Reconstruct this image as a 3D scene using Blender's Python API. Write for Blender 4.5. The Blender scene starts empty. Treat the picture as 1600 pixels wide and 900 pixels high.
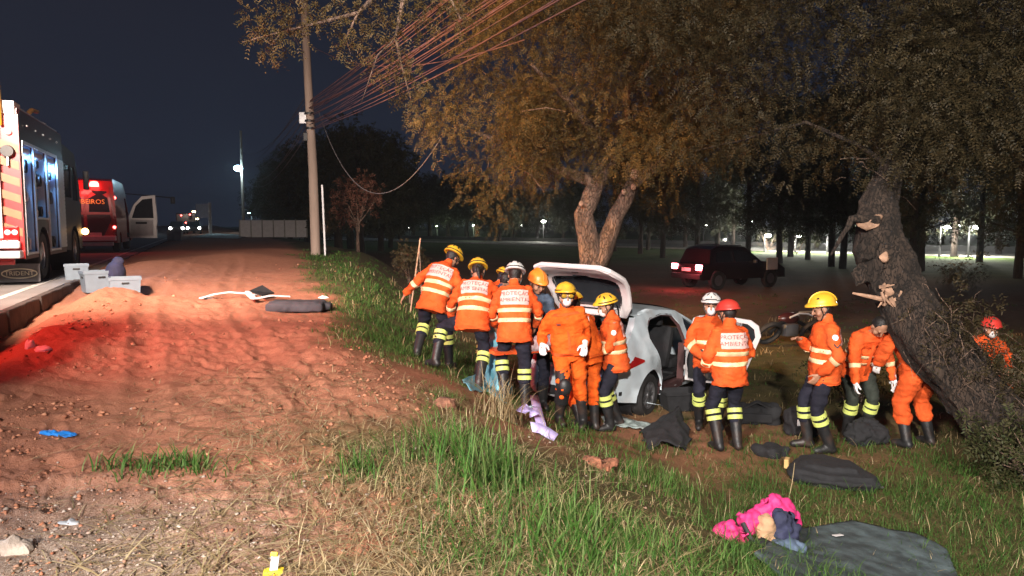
import bpy, bmesh, math, random
import numpy as np
from mathutils import Vector, Matrix, Euler, noise as mnoise
from mathutils.bvhtree import BVHTree
from mathutils.geometry import delaunay_2d_cdt
R = math.radians
rnd = random.Random(7)
rng = np.random.default_rng(11)
S = bpy.context.scene
COL = S.collection

# ------------------------------------------------------------------ camera, sky, light
CAM_Z = 1.6
F = 1155.0                                   # focal length in photograph pixels (1600 wide)
PITCH = math.atan(100 / F)
cd = bpy.data.cameras.new('camera'); cam = bpy.data.objects.new('camera', cd); COL.objects.link(cam)
cam.location = (0, 0, CAM_Z); cam.rotation_euler = (R(90) - PITCH, 0, 0)
cd.sensor_width = 36; cd.lens = 36 * F / 1600; cd.clip_start = .05; cd.clip_end = 4000
S.camera = cam
S.view_settings.view_transform = 'Standard'; S.view_settings.look = 'None'
S.view_settings.exposure = 0.18; S.view_settings.gamma = 1
S.render.engine = 'CYCLES'
S.cycles.use_denoising = True
S.cycles.max_bounces = 5; S.cycles.diffuse_bounces = 3; S.cycles.transparent_max_bounces = 8
S.cycles.sample_clamp_indirect = 4

SUN_EL, SUN_ROT = -7.0, 200.0                # the sun is down: only the last of the dusk is left
w = bpy.data.worlds.new('World'); S.world = w; w.use_nodes = True
nt = w.node_tree; bg = nt.nodes['Background']
sky = nt.nodes.new('ShaderNodeTexSky'); sky.sky_type = 'NISHITA'; sky.sun_disc = False
sky.sun_elevation = R(SUN_EL); sky.sun_rotation = R(SUN_ROT); sky.air_density = 1.6; sky.dust_density = 2.0
add = nt.nodes.new('ShaderNodeMixRGB'); add.blend_type = 'ADD'; add.inputs[0].default_value = 1
tcw = nt.nodes.new('ShaderNodeTexCoord'); sx = nt.nodes.new('ShaderNodeSeparateXYZ'); rw = nt.nodes.new('ShaderNodeValToRGB')
nt.links.new(tcw.outputs['Generated'], sx.inputs[0]); nt.links.new(sx.outputs[2], rw.inputs[0])
e = rw.color_ramp.elements; e[0].position = 0; e[0].color = (.085, .115, .205, 1); e[1].position = .55; e[1].color = (.025, .033, .085, 1)   # town glow that fades to the zenith
nt.links.new(rw.outputs[0], add.inputs[2])
nt.links.new(sky.outputs[0], add.inputs[1]); nt.links.new(add.outputs[0], bg.inputs[0])
bg.inputs[1].default_value = 0.15

sd = bpy.data.lights.new('shadow_fill', 'SUN'); sd.energy = 0.02; sd.angle = R(.5); sd.color = (.75, .83, 1)  # weak bluish sun lamp, added to lift the shadows
so = bpy.data.objects.new('shadow_fill', sd); COL.objects.link(so); so.rotation_euler = (R(42), 0, R(-60))

RA = math.atan2(.381, .925)                  # the road runs this far to the left of the view
CU, SU = math.cos(RA), math.sin(RA)
def uv2xy(u, v): return (CU * u - SU * v, SU * u + CU * v)   # u across the road, v along it
def xy2uv(x, y): return (CU * x + SU * y, -SU * x + CU * y)

def spot(name, loc, aim, watts, deg, color=(1, 1, 1), blend=.5, size=.15):
    d = bpy.data.lights.new(name, 'SPOT'); d.energy = watts; d.spot_size = R(deg); d.spot_blend = blend
    d.color = color; d.shadow_soft_size = size
    o = bpy.data.objects.new(name, d); COL.objects.link(o); o.location = loc
    o.rotation_euler = (Vector(aim) - Vector(loc)).to_track_quat('-Z', 'Y').to_euler()
    return o
def point(name, loc, watts, color=(1, 1, 1), size=.1, parent=None):
    d = bpy.data.lights.new(name, 'POINT'); d.energy = watts; d.color = color; d.shadow_soft_size = size
    o = bpy.data.objects.new(name, d); COL.objects.link(o); o.location = loc
    if parent: o.parent = parent
    return o

# floodlight mast behind the photographer, scene light and red beacon of the engine parked out of view
FX, FY = uv2xy(-7.0, -3.0)
spot('floodlight', (FX, FY, 7.5), (1.0, 9.5, -1.2), 13000, 78, (1, .91, .82), .6, .8)
spot('floodlight', (-2.4, -14, 8.2), (-.7, 9.2, -2.2), 27000, 52, (1, .92, .84), .6, .3)
SX, SY = uv2xy(-3.6, 9.0)
spot('scene_light', (SX, SY, 5.2), uv2xy(1.6, 21) + (.1,), 11500, 92, (1, .80, .66), 1.0, .4)
BX, BY = uv2xy(-4.6, 8.4)
spot('red_beacon', (BX, BY, 3.7), uv2xy(1.8, 12.2) + (0.0,), 1900, 92, (1, .07, .05), 1.0, .5)
LX, LY = uv2xy(-9.0, 14.0)
spot('street_light', (LX, LY, 9.5), (1.0, 15.5, 5.5), 24000, 46, (1, .53, .17), .7, .2)   # sodium lamp across the road

# ------------------------------------------------------------------ helpers
def link(o, parent=None):
    COL.objects.link(o)
    if parent: o.parent = parent
    return o
def thing(name, label, cat, loc=(0, 0, 0), rz=0, group=None, rot=None):
    o = bpy.data.objects.new(name, None); COL.objects.link(o)
    o.location = loc; o.rotation_euler = rot if rot else (0, 0, rz)
    o.empty_display_size = .2
    return tag(o, label, cat, group)
def tag(o, label=None, cat=None, group=None, kind=None):
    if label: o['label'] = label
    if cat: o['category'] = cat
    if group: o['group'] = group
    if kind: o['kind'] = kind
    return o
def copy_tree(o, parent=None):
    c = o.copy(); COL.objects.link(c)
    if parent: c.parent = parent
    for ch in o.children: copy_tree(ch, c)
    return c

class MB:
    """collects shapes, then links them as one mesh"""
    def __init__(s): s.v, s.f, s.m = [], [], []
    def add(s, vs, fs, mi=0):
        b = len(s.v); s.v += [tuple(p) for p in vs]
        for f in fs: s.f.append(tuple(b + i for i in f)); s.m.append(mi)
        return s
    def box(s, c, d, rot=None, mi=0, taper=1.0):
        hx, hy, hz = d[0] / 2, d[1] / 2, d[2] / 2
        vs = [Vector((x * hx * (taper if z > 0 else 1), y * hy * (taper if z > 0 else 1), z * hz)) for z in (-1, 1) for y in (-1, 1) for x in (-1, 1)]
        if rot is not None:
            m = rot if isinstance(rot, Matrix) else Euler(rot).to_matrix()
            vs = [m @ p for p in vs]
        c = Vector(c)
        return s.add([c + p for p in vs], [(0, 2, 3, 1), (4, 5, 7, 6), (0, 1, 5, 4), (2, 6, 7, 3), (0, 4, 6, 2), (1, 3, 7, 5)], mi)
    def bbox(s, c, d, bev=.02, rot=None, mi=0):
        """bevelled box"""
        bm = bmesh.new(); bmesh.ops.create_cube(bm, size=1)
        bmesh.ops.scale(bm, vec=d, verts=bm.verts)
        bmesh.ops.bevel(bm, geom=bm.edges[:], offset=min(bev, min(d) * .45), segments=2, affect='EDGES', profile=.6)
        if rot is not None:
            m = rot if isinstance(rot, Matrix) else Euler(rot).to_matrix()
            bmesh.ops.rotate(bm, cent=(0, 0, 0), matrix=m, verts=bm.verts)
        bm.verts.index_update()
        c = Vector(c)
        s.add([c + p.co for p in bm.verts], [[q.index for q in f.verts] for f in bm.faces], mi); bm.free()
        return s
    def rings(s, rs, closed=True, cap=(True, True), mi=0):
        n = len(rs[0]); vs = [p for r in rs for p in r]; fs = []
        for i in range(len(rs) - 1):
            for j in range(n if closed else n - 1):
                k = (j + 1) % n
                fs.append((i * n + j, i * n + k, (i + 1) * n + k, (i + 1) * n + j))
        if cap[0]: fs.append(tuple(range(n - 1, -1, -1)))
        if cap[1]: fs.append(tuple((len(rs) - 1) * n + j for j in range(n)))
        return s.add(vs, fs, mi)
    def tube(s, pts, rad, n=8, cap=True, mi=0):
        pts = [Vector(p) for p in pts]
        if not hasattr(rad, '__len__'): rad = [rad] * len(pts)
        rs = []; up = None
        for i, p in enumerate(pts):
            t = (pts[min(i + 1, len(pts) - 1)] - pts[max(i - 1, 0)])
            if t.length < 1e-9: t = Vector((0, 0, 1))
            t.normalize()
            if up is None:
                a = Vector((0, 0, 1)) if abs(t.z) < .9 else Vector((1, 0, 0))
                up = (a - t * a.dot(t)).normalized()
            else:
                up = up - t * up.dot(t)
                up = up.normalized() if up.length > 1e-6 else t.orthogonal().normalized()
            b = t.cross(up)
            rs.append([p + (up * math.cos(2 * math.pi * j / n) + b * math.sin(2 * math.pi * j / n)) * rad[i] for j in range(n)])
        return s.rings(rs, cap=(cap, cap), mi=mi)
    def capsule(s, pts, rad, n=12):
        """tube with round ends"""
        pts = [Vector(p) for p in pts]
        if not hasattr(rad, '__len__'): rad = [rad] * len(pts)
        a = (pts[0] - pts[1]).normalized(); b = (pts[-1] - pts[-2]).normalized()
        P = [pts[0] + a * rad[0] * k for k in (.96, .75, .4)] + pts + [pts[-1] + b * rad[-1] * k for k in (.4, .75, .96)]
        Q = [rad[0] * k for k in (.28, .66, .917)] + list(rad) + [rad[-1] * k for k in (.917, .66, .28)]
        return s.tube(P, Q, n)
    def lathe(s, prof, c=(0, 0, 0), axis='z', n=24, mi=0, cap=(True, True)):
        c = Vector(c); rs = []
        for r, h in prof:
            ring = []
            for j in range(n):
                a = 2 * math.pi * j / n; x, y = r * math.cos(a), r * math.sin(a)
                ring.append(c + (Vector((x, y, h)) if axis == 'z' else Vector((h, x, y)) if axis == 'x' else Vector((y, h, x))))
            rs.append(ring)
        return s.rings(rs, cap=cap, mi=mi)
    def ball(s, c, r, n=12, m=8, sc=(1, 1, 1), rot=None, mi=0):
        rs = []; c = Vector(c)
        for i in range(m + 1):
            th = math.pi * (i + .02) / (m + .04)
            ring = []
            for j in range(n):
                p = Vector((r * sc[0] * math.sin(th) * math.cos(2 * math.pi * j / n), r * sc[1] * math.sin(th) * math.sin(2 * math.pi * j / n), -r * sc[2] * math.cos(th)))
                ring.append(c + (rot @ p if rot is not None else p))
            rs.append(ring)
        return s.rings(rs, mi=mi)
    def prism(s, poly, a, b, axis='x', mi=0):
        """polygon extruded along an axis; poly in the two other axes"""
        def P(p, h): return (h, p[0], p[1]) if axis == 'x' else (p[0], h, p[1]) if axis == 'y' else (p[0], p[1], h)
        n = len(poly); vs = [P(p, a) for p in poly] + [P(p, b) for p in poly]
        fs = [tuple(range(n - 1, -1, -1)), tuple(range(n, 2 * n))] + [(j, (j + 1) % n, n + (j + 1) % n, n + j) for j in range(n)]
        return s.add(vs, fs, mi)
    def build(s, name, mat, parent=None, smooth=False, kind=None, sharp=35, loc=None, rot=None):
        me = bpy.data.meshes.new(name); me.from_pydata(s.v, [], s.f)
        return finish(me, name, mat, parent, smooth, kind, s.m, sharp, loc, rot)
def finish(me, name, mat, parent=None, smooth=False, kind=None, mi=None, sharp=35, loc=None, rot=None, recalc=True):
    for m in (mat if isinstance(mat, (list, tuple)) else [mat]): me.materials.append(m)
    if mi and any(mi): me.polygons.foreach_set('material_index', mi)
    if recalc:
        bm = bmesh.new(); bm.from_mesh(me); bmesh.ops.recalc_face_normals(bm, faces=bm.faces)
        if smooth:
            for f in bm.faces: f.smooth = True
            c = math.cos(R(sharp))
            for e in bm.edges:
                if len(e.link_faces) == 2 and e.link_faces[0].normal.dot(e.link_faces[1].normal) < c: e.smooth = False
        bm.to_mesh(me); bm.free()
    elif smooth:
        me.polygons.foreach_set('use_smooth', [True] * len(me.polygons))
    me.update()
    o = bpy.data.objects.new(name, me); link(o, parent)
    if kind: o['kind'] = kind
    if loc is not None: o.location = loc
    if rot is not None: o.rotation_euler = rot
    return o
def np_mesh(name, verts, faces, mat, parent=None, kind=None, smooth=False, attr=None, mi=None):
    """mesh straight from numpy arrays (faces: n x 3 or n x 4)"""
    me = bpy.data.meshes.new(name); nv, (nf, k) = len(verts), faces.shape
    me.vertices.add(nv); me.vertices.foreach_set('co', np.asarray(verts, dtype=np.float32).ravel())
    me.loops.add(nf * k); me.loops.foreach_set('vertex_index', np.asarray(faces, dtype=np.int32).ravel())
    me.polygons.add(nf); me.polygons.foreach_set('loop_start', np.arange(0, nf * k, k, dtype=np.int32))
    if mi is not None: me.polygons.foreach_set('material_index', np.asarray(mi, dtype=np.int32))
    if attr:
        for an, av in attr.items():
            a = me.color_attributes.new(an, 'FLOAT_COLOR', 'POINT'); a.data.foreach_set('color', np.asarray(av, dtype=np.float32).ravel())
    me.update(calc_edges=True)
    return finish(me, name, mat, parent, smooth, kind, recalc=False)

def pip(p, poly):
    c = False; x, y = p; j = len(poly) - 1
    for i in range(len(poly)):
        xi, yi = poly[i]; xj, yj = poly[j]
        if (yi > y) != (yj > y) and x < (xj - xi) * (y - yi) / (yj - yi) + xi: c = not c
        j = i
    return c
def densify(poly, step):
    o = []
    for i, a in enumerate(poly):
        b = poly[(i + 1) % len(poly)]; n = max(1, round(math.dist(a, b) / step))
        o += [(a[0] + (b[0] - a[0]) * k / n, a[1] + (b[1] - a[1]) * k / n) for k in range(n)]
    return o
def panel(name, outline, holes, fmap, mat, parent, step=.08, thick=.02, smooth=True, tsign=1):
    """a sheet cut to an outline with holes in 2-D, bent by fmap(a, b) into 3-D and given thickness"""
    loops = [densify(outline, step)] + [densify(h, step) for h in holes]
    vs, es = [], []
    for lp in loops:
        b = len(vs); vs += lp; es += [(b + i, b + (i + 1) % len(lp)) for i in range(len(lp))]
    xs = [p[0] for p in outline]; ys = [p[1] for p in outline]
    nx = max(1, int((max(xs) - min(xs)) / step)); ny = max(1, int((max(ys) - min(ys)) / step))
    for i in range(nx):
        for j in range(ny):
            p = (min(xs) + (i + .5) * (max(xs) - min(xs)) / nx, min(ys) + (j + .5) * (max(ys) - min(ys)) / ny)
            if pip(p, outline) and not any(pip(p, h) for h in holes): vs.append(p)
    V, E, Fc, *_ = delaunay_2d_cdt([Vector(p) for p in vs], es, [], 0, 1e-5)
    fs = []
    for f in Fc:
        c = sum((V[i] for i in f), Vector((0, 0))) / len(f)
        if pip(c, outline) and not any(pip(c, h) for h in holes): fs.append(tuple(f))
    P = [Vector(fmap(p.x, p.y)) for p in V]
    me = bpy.data.meshes.new(name); me.from_pydata(P, [], fs)
    bm = bmesh.new(); bm.from_mesh(me)
    bmesh.ops.delete(bm, geom=[q for q in bm.verts if not q.link_faces], context='VERTS')
    bmesh.ops.recalc_face_normals(bm, faces=bm.faces)
    n0 = sum((f.normal * f.calc_area() for f in bm.faces), Vector())
    if thick:
        bmesh.ops.solidify(bm, geom=bm.faces[:], thickness=thick * tsign)
    bm.to_mesh(me); bm.free()
    return finish(me, name, mat, parent, smooth, sharp=30)

_txt = {}
def text_mesh(body, size, extrude=.002, align='CENTER'):
    c = bpy.data.curves.new('lettering', 'FONT'); c.body = body; c.size = size; c.extrude = extrude
    c.align_x = align; c.align_y = 'CENTER'; c.resolution_u = 2
    o = bpy.data.objects.new('lettering', c); COL.objects.link(o)
    bpy.context.view_layer.update()
    me = bpy.data.meshes.new_from_object(o.evaluated_get(bpy.context.evaluated_depsgraph_get()))
    bpy.data.objects.remove(o); bpy.data.curves.remove(c)
    return me
def lettering(body, size, mat, parent, loc, rot, bold=0, sx=1):
    me = text_mesh(body, size); me.materials.clear()
    if bold or sx != 1:
        for v_ in me.vertices: v_.co.x *= sx
    return finish(me, 'lettering', mat, parent, loc=loc, rot=rot, recalc=False)
def remeshed(mb, voxel, name='tmp'):
    me = bpy.data.meshes.new(name); me.from_pydata(mb.v, [], mb.f)
    bm = bmesh.new(); bm.from_mesh(me); bmesh.ops.recalc_face_normals(bm, faces=bm.faces); bm.to_mesh(me); bm.free()
    o = bpy.data.objects.new(name, me); COL.objects.link(o)
    m = o.modifiers.new('r', 'REMESH'); m.mode = 'VOXEL'; m.voxel_size = voxel
    sm = o.modifiers.new('s', 'SMOOTH'); sm.iterations = 3; sm.factor = .5
    dg = bpy.context.evaluated_depsgraph_get()
    out = bpy.data.meshes.new_from_object(o.evaluated_get(dg))
    bpy.data.objects.remove(o); bpy.data.meshes.remove(me)
    return out

# value noise for arrays
_perm = rng.random((64, 64, 3))
def vnoise(x, y, k=0):
    xi = np.floor(x).astype(int); yi = np.floor(y).astype(int); fx = x - xi; fy = y - yi
    fx = fx * fx * (3 - 2 * fx); fy = fy * fy * (3 - 2 * fy); T = _perm[:, :, k % 3]
    a = T[xi % 64, yi % 64]; b = T[(xi + 1) % 64, yi % 64]; c = T[xi % 64, (yi + 1) % 64]; d = T[(xi + 1) % 64, (yi + 1) % 64]
    return (a * (1 - fx) + b * fx) * (1 - fy) + (c * (1 - fx) + d * fx) * fy
def fbm(x, y, o=4, k=0):
    s = 0; a = .5; x = np.asarray(x, float); y = np.asarray(y, float)
    for i in range(o): s = s + a * (vnoise(x * 2 ** i + 17.3 * i, y * 2 ** i + 5.1 * i, k + i) - .5); a *= .5
    return s * 2
def sstep(a, b, x):
    t = np.clip((np.asarray(x, float) - a) / (b - a), 0, 1); return t * t * (3 - 2 * t)

# ------------------------------------------------------------------ materials
def lk(nt, a, b): nt.links.new(a, b)
def mat(name, col, rough=.6, var=.12, scale=6, bump=0.0, bscale=60, metal=0, spec=.5, col2=None, emit=None, estr=1, alpha=1, trans=0, coat=0, detail=4, stretch=None, fac=(.35, .65), rvar=0, dirt=None, crack=0):
    m = bpy.data.materials.new(name); m.use_nodes = True; n = m.node_tree; p = n.nodes['Principled BSDF']
    p.inputs['Roughness'].default_value = rough; p.inputs['Metallic'].default_value = metal
    p.inputs['Specular IOR Level'].default_value = spec
    if coat: p.inputs['Coat Weight'].default_value = coat; p.inputs['Coat Roughness'].default_value = .08
    if alpha < 1: p.inputs['Alpha'].default_value = alpha
    if trans: p.inputs['Transmission Weight'].default_value = trans
    tc = n.nodes.new('ShaderNodeTexCoord'); src = tc.outputs['Object']
    if stretch:
        mp = n.nodes.new('ShaderNodeMapping'); mp.inputs['Scale'].default_value = stretch; lk(n, src, mp.inputs[0]); src = mp.outputs[0]
    nz = n.nodes.new('ShaderNodeTexNoise'); nz.inputs['Scale'].default_value = scale; nz.inputs['Detail'].default_value = detail
    lk(n, src, nz.inputs['Vector'])
    rp = n.nodes.new('ShaderNodeValToRGB'); rp.color_ramp.elements[0].position, rp.color_ramp.elements[1].position = fac
    c1 = [c * (1 - var) for c in col[:3]] + [1]; c2 = (list(col2[:3]) if col2 else [min(1, c * (1 + var)) for c in col[:3]]) + [1]
    rp.color_ramp.elements[0].color = c1; rp.color_ramp.elements[1].color = c2
    lk(n, nz.outputs[0], rp.inputs[0]); base = rp.outputs[0]
    if dirt:   # soiled patches
        d1 = n.nodes.new('ShaderNodeTexNoise'); d1.inputs['Scale'].default_value = dirt[0]; d1.inputs['Detail'].default_value = 7; lk(n, src, d1.inputs['Vector'])
        d2 = n.nodes.new('ShaderNodeMapRange'); d2.inputs['From Min'].default_value = .50; d2.inputs['From Max'].default_value = .72; d2.inputs['To Max'].default_value = dirt[1]; lk(n, d1.outputs[0], d2.inputs[0])
        d3 = n.nodes.new('ShaderNodeMixRGB'); d3.inputs[2].default_value = (*dirt[2], 1); lk(n, d2.outputs[0], d3.inputs[0]); lk(n, base, d3.inputs[1]); base = d3.outputs[0]
    if crack:  # bark plates
        vo = n.nodes.new('ShaderNodeTexVoronoi'); vo.feature = 'DISTANCE_TO_EDGE'; vo.inputs['Scale'].default_value = crack
        wn_ = n.nodes.new('ShaderNodeMixRGB'); wn_.blend_type = 'ADD'; wn_.inputs[0].default_value = .45; lk(n, src, wn_.inputs[1]); lk(n, nz.outputs[1], wn_.inputs[2]); lk(n, wn_.outputs[0], vo.inputs['Vector'])
        c1_ = n.nodes.new('ShaderNodeMapRange'); c1_.inputs['From Max'].default_value = .09; lk(n, vo.outputs[0], c1_.inputs[0])
        c3 = n.nodes.new('ShaderNodeMixRGB'); c3.inputs[1].default_value = (*[c * .62 for c in col[:3]], 1); lk(n, c1_.outputs[0], c3.inputs[0]); lk(n, base, c3.inputs[2]); base = c3.outputs[0]
    lk(n, base, p.inputs['Base Color'])
    if rvar:
        mr = n.nodes.new('ShaderNodeMapRange'); mr.inputs['To Min'].default_value = max(0, rough - rvar); mr.inputs['To Max'].default_value = min(1, rough + rvar)
        lk(n, nz.outputs[0], mr.inputs[0]); lk(n, mr.outputs[0], p.inputs['Roughness'])
    if bump:
        b2 = n.nodes.new('ShaderNodeTexNoise'); b2.inputs['Scale'].default_value = bscale; b2.inputs['Detail'].default_value = 3; lk(n, src, b2.inputs['Vector'])
        bp = n.nodes.new('ShaderNodeBump'); bp.inputs['Strength'].default_value = bump; bp.inputs['Distance'].default_value = .02
        if crack:
            ma = n.nodes.new('ShaderNodeMath'); ma.operation = 'MULTIPLY_ADD'; ma.inputs[1].default_value = 1.1; lk(n, b2.outputs[0], ma.inputs[0]); lk(n, c1_.outputs[0], ma.inputs[2]); lk(n, ma.outputs[0], bp.inputs['Height']); bp.inputs['Distance'].default_value = .04
        else: lk(n, b2.outputs[0], bp.inputs['Height'])
        lk(n, bp.outputs[0], p.inputs['Normal'])
    if emit: p.inputs['Emission Color'].default_value = (*emit, 1); p.inputs['Emission Strength'].default_value = estr
    return m
def leafmat(name, cols, rough=.6, trans=.25):
    """leaf blades: each mesh island its own shade"""
    m = bpy.data.materials.new(name); m.use_nodes = True; n = m.node_tree; p = n.nodes['Principled BSDF']
    p.inputs['Roughness'].default_value = rough; p.inputs['Specular IOR Level'].default_value = .2
    g = n.nodes.new('ShaderNodeNewGeometry'); rp = n.nodes.new('ShaderNodeValToRGB')
    while len(rp.color_ramp.elements) < len(cols): rp.color_ramp.elements.new(.5)
    for i, c in enumerate(cols):
        rp.color_ramp.elements[i].position = i / (len(cols) - 1); rp.color_ramp.elements[i].color = (*c, 1)
    lk(n, g.outputs['Random Per Island'], rp.inputs[0]); lk(n, rp.outputs[0], p.inputs['Base Color'])
    if trans:
        tr = n.nodes.new('ShaderNodeBsdfTranslucent'); lk(n, rp.outputs[0], tr.inputs[0])
        mx = n.nodes.new('ShaderNodeMixShader'); mx.inputs[0].default_value = trans
        lk(n, p.outputs[0], mx.inputs[1]); lk(n, tr.outputs[0], mx.inputs[2]); lk(n, mx.outputs[0], n.nodes['Material Output'].inputs[0])
    return m
M = {}
M['orange'] = mat('orange cloth', (.72, .085, .014), .8, .16, 5, .5, 38, spec=.2, col2=(.84, .13, .025), detail=7, dirt=(3.5, .5, (.22, .07, .03)))
M['orange_fly'] = mat('orange flight cloth', (.72, .095, .010), .85, .16, 5, .5, 32, spec=.15, col2=(.86, .14, .018), detail=7, dirt=(3.5, .45, (.25, .07, .02)))
M['orange_deep'] = mat('deep orange cloth', (.62, .09, .02), .85, .2, 7, .3, 40, spec=.15)
M['navy'] = mat('dark navy cloth', (.016, .016, .026), .85, .25, 7, .3, 45, spec=.2)
M['boot'] = mat('black rubber', (.014, .014, .015), .5, .3, 9, .15, 30, dirt=(6, .5, (.10, .05, .03)))
M['lime'] = mat('lime reflective tape', (.55, .62, .16), .5, .1, 12)
M['silver'] = mat('pale reflective tape', (.85, .66, .38), .5, .1, 14, dirt=(6, .45, (.45, .30, .16)))
M['patch'] = mat('pale back panel', (.80, .47, .43), .6, .06, 10, dirt=(7, .4, (.55, .25, .18)))
M['ink'] = mat('dark red ink', (.22, .06, .05), .7)
M['skin'] = mat('skin', (.36, .18, .11), .55, .12, 9, .05, 90)
M['skin2'] = mat('light skin', (.52, .29, .20), .55, .1, 9, .05, 90)
M['hair'] = mat('black hair', (.012, .009, .008), .5, .3, 40, .4, 120)
M['hyel'] = mat('yellow helmet shell', (.78, .45, .03), .42, .08, 5, .03, 30, coat=.2, dirt=(9, .5, (.30, .17, .05)))
M['hwhite'] = mat('white helmet shell', (.68, .66, .65), .42, .06, 5, coat=.2, dirt=(9, .5, (.35, .28, .22)))
M['hred'] = mat('red helmet shell', (.58, .04, .03), .42, .1, 5, coat=.2, dirt=(9, .4, (.25, .05, .03)))
M['horange'] = mat('orange helmet shell', (.82, .25, .03), .35, .1, 5, coat=.3)
M['black'] = mat('black plastic', (.012, .012, .013), .5, .25, 10, .08, 60)
M['mask'] = mat('white mask cloth', (.72, .70, .69), .8, .05, 12, .15, 60)
M['glove'] = mat('white glove', (.72, .70, .70), .55, .06, 12, .1, 60)
M['dglove'] = mat('dark glove', (.05, .045, .04), .7, .2, 12, .2, 60)
M['amber'] = mat('amber lens', (.35, .2, .02), .12, .1)
M['eye'] = mat('eye', (.03, .02, .015), .2)
M['lip'] = mat('lip', (.26, .11, .08), .5)
M['carsilver'] = mat('pale silver blue car paint', (.62, .71, .77), .3, .04, 3, metal=.08, coat=.5, rvar=.06, dirt=(2.2, .4, (.30, .20, .14)))
M['carwhite'] = mat('pale painted steel', (.72, .66, .66), .4, .05, 4, coat=.3)
M['trim'] = mat('black car trim', (.016, .016, .018), .6, .2, 8, .12, 70)
M['seatcloth'] = mat('car seat cloth', (.013, .013, .015), .9, .2, 12, .3, 60)
M['maroon'] = mat('dark inner sill', (.06, .022, .022), .7, .2, 6)
M['glass'] = mat('dark glass', (.02, .025, .03), .06, .1, spec=.6)
M['clear'] = mat('window glass', (.6, .7, .75), .03, 0, trans=.9)
M['redlens'] = mat('red lens', (.30, .01, .01), .15, .1, coat=.5)
M['tyre'] = mat('tyre rubber', (.018, .017, .017), .8, .3, 14, .3, 50)
M['rim'] = mat('alloy wheel', (.22, .22, .23), .35, .1, 6, metal=.7)
M['steel'] = mat('brushed steel', (.45, .45, .46), .35, .1, 6, metal=.8)
M['concrete'] = mat('concrete', (.36, .34, .31), .9, .2, 3, .3, 30)
M['pole'] = mat('pole concrete', (.27, .20, .16), .9, .15, 2, .3, 12, stretch=(1, 1, .2))
M['asphalt'] = mat('worn pale asphalt', (.22, .20, .19), .9, .18, .7, .35, 90, detail=8)

# ------------------------------------------------------------------ the ground
ROAD_Z = .45; KERB_U = -2.45
mounds = [(-2.0, 8.4, .35, .13), (-1.85, 10.0, .4, .16), (-1.2, 9.4, .35, .10), (-1.95, 11.6, .4, .17), (-.9, 11.4, .35, .10), (-1.75, 13.0, .4, .15), (-1.4, 14.6, .4, .13), (-.3, 9.0, .4, .06), (-1.75, 9.2, .5, .14), (-1.5, 10.6, .6, .16), (-1.3, 12.3, .7, .15), (-1.9, 7.6, .5, .12), (-.9, 13.6, .8, .10), (-1.7, 14.0, .5, .16),
          (-.6, 10.2, .9, .09), (.2, 12.0, 1.0, .07), (-1.2, 17.5, .9, .10), (-.2, 16.0, 1.3, -.08), (-1.15, 15.6, .55, -.24), (-.5, 15.9, .5, -.18),
          (-1.2, 22.0, 1.2, .18), (.8, 25.0, 1.6, .22), (2.2, 30, 2.5, .2), (1.3, 7.0, .5, .07), (1.2, 8.3, .5, .08), (1.0, 9.8, .6, .06)]
def base_h(x, y):
    u, v = xy2uv(x, y)
    uc = 1.3 + 4.4 * sstep(9, 31, v) * 1.0
    uc = 1.3 + np.clip((v - 10) * .2, 0, 4.4)
    b = .45 * sstep(2, 24, v) - .03 * sstep(60, 80, v)
    s = sstep(0, 3.6, u - uc)
    h = b + (-1.05 - b) * s
    h = h - .10 * np.exp(-((u + 2.15) / .3) ** 2) * sstep(30, 18, v)
    h = np.where(u < KERB_U - .1, np.minimum(h, .2), h)
    for mu, mv, r, a in mounds:
        h = h + a * np.exp(-(((u - mu) / r) ** 2 + ((v - mv) / (r * 1.3)) ** 2))
    return h
def ground_h(x, y, fine=True):
    x = np.asarray(x, float); y = np.asarray(y, float)
    u, v = xy2uv(x, y); h = base_h(x, y)
    near = sstep(30, 12, np.hypot(x, y))
    h = h + .05 * fbm(x * .6, y * .6, 3, 0) * (.4 + .6 * near) * sstep(900, 60, np.hypot(x, y))
    if fine:
        dirt = sstep(2.6, 1.0, u - np.clip((v - 10) * .2, 0, 4.4)) * near * sstep(KERB_U, KERB_U + .3, u)
        h = h + near * .022 * fbm(x * 4, y * 4, 3, 1) + dirt * .030 * np.abs(fbm(x * 3.1 + 9, y * 3.1, 4, 2)) + dirt * .030 * fbm(x * 11, y * 11, 4, 1) * (.3 + sstep(-.2, .3, fbm(x * .9, y * .9, 2, 0))) 
        # tyre ruts and scrapes that run across the dirt
        h = h + dirt * .014 * fbm(u * 1.0, v * 6, 3, 2)
    return h
def gz(x, y): return float(ground_h(x, y))
def ray(px, py):
    d = Vector(((px - 800) / F, (450 - py) / F, -1)); return cam.matrix_basis.to_3x3() @ d
bpy.context.view_layer.update()
def on_ground(px, py):
    d = ray(px, py); t = 1.0
    while t < 400:
        p = Vector((0, 0, CAM_Z)) + d * t
        if p.z < gz(p.x, p.y): break
        t *= 1.004
    return p.x, p.y
def at_dist(px, py, y):
    d = ray(px, py); k = y / d.y; return Vector((0, 0, CAM_Z)) + d * k

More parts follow.
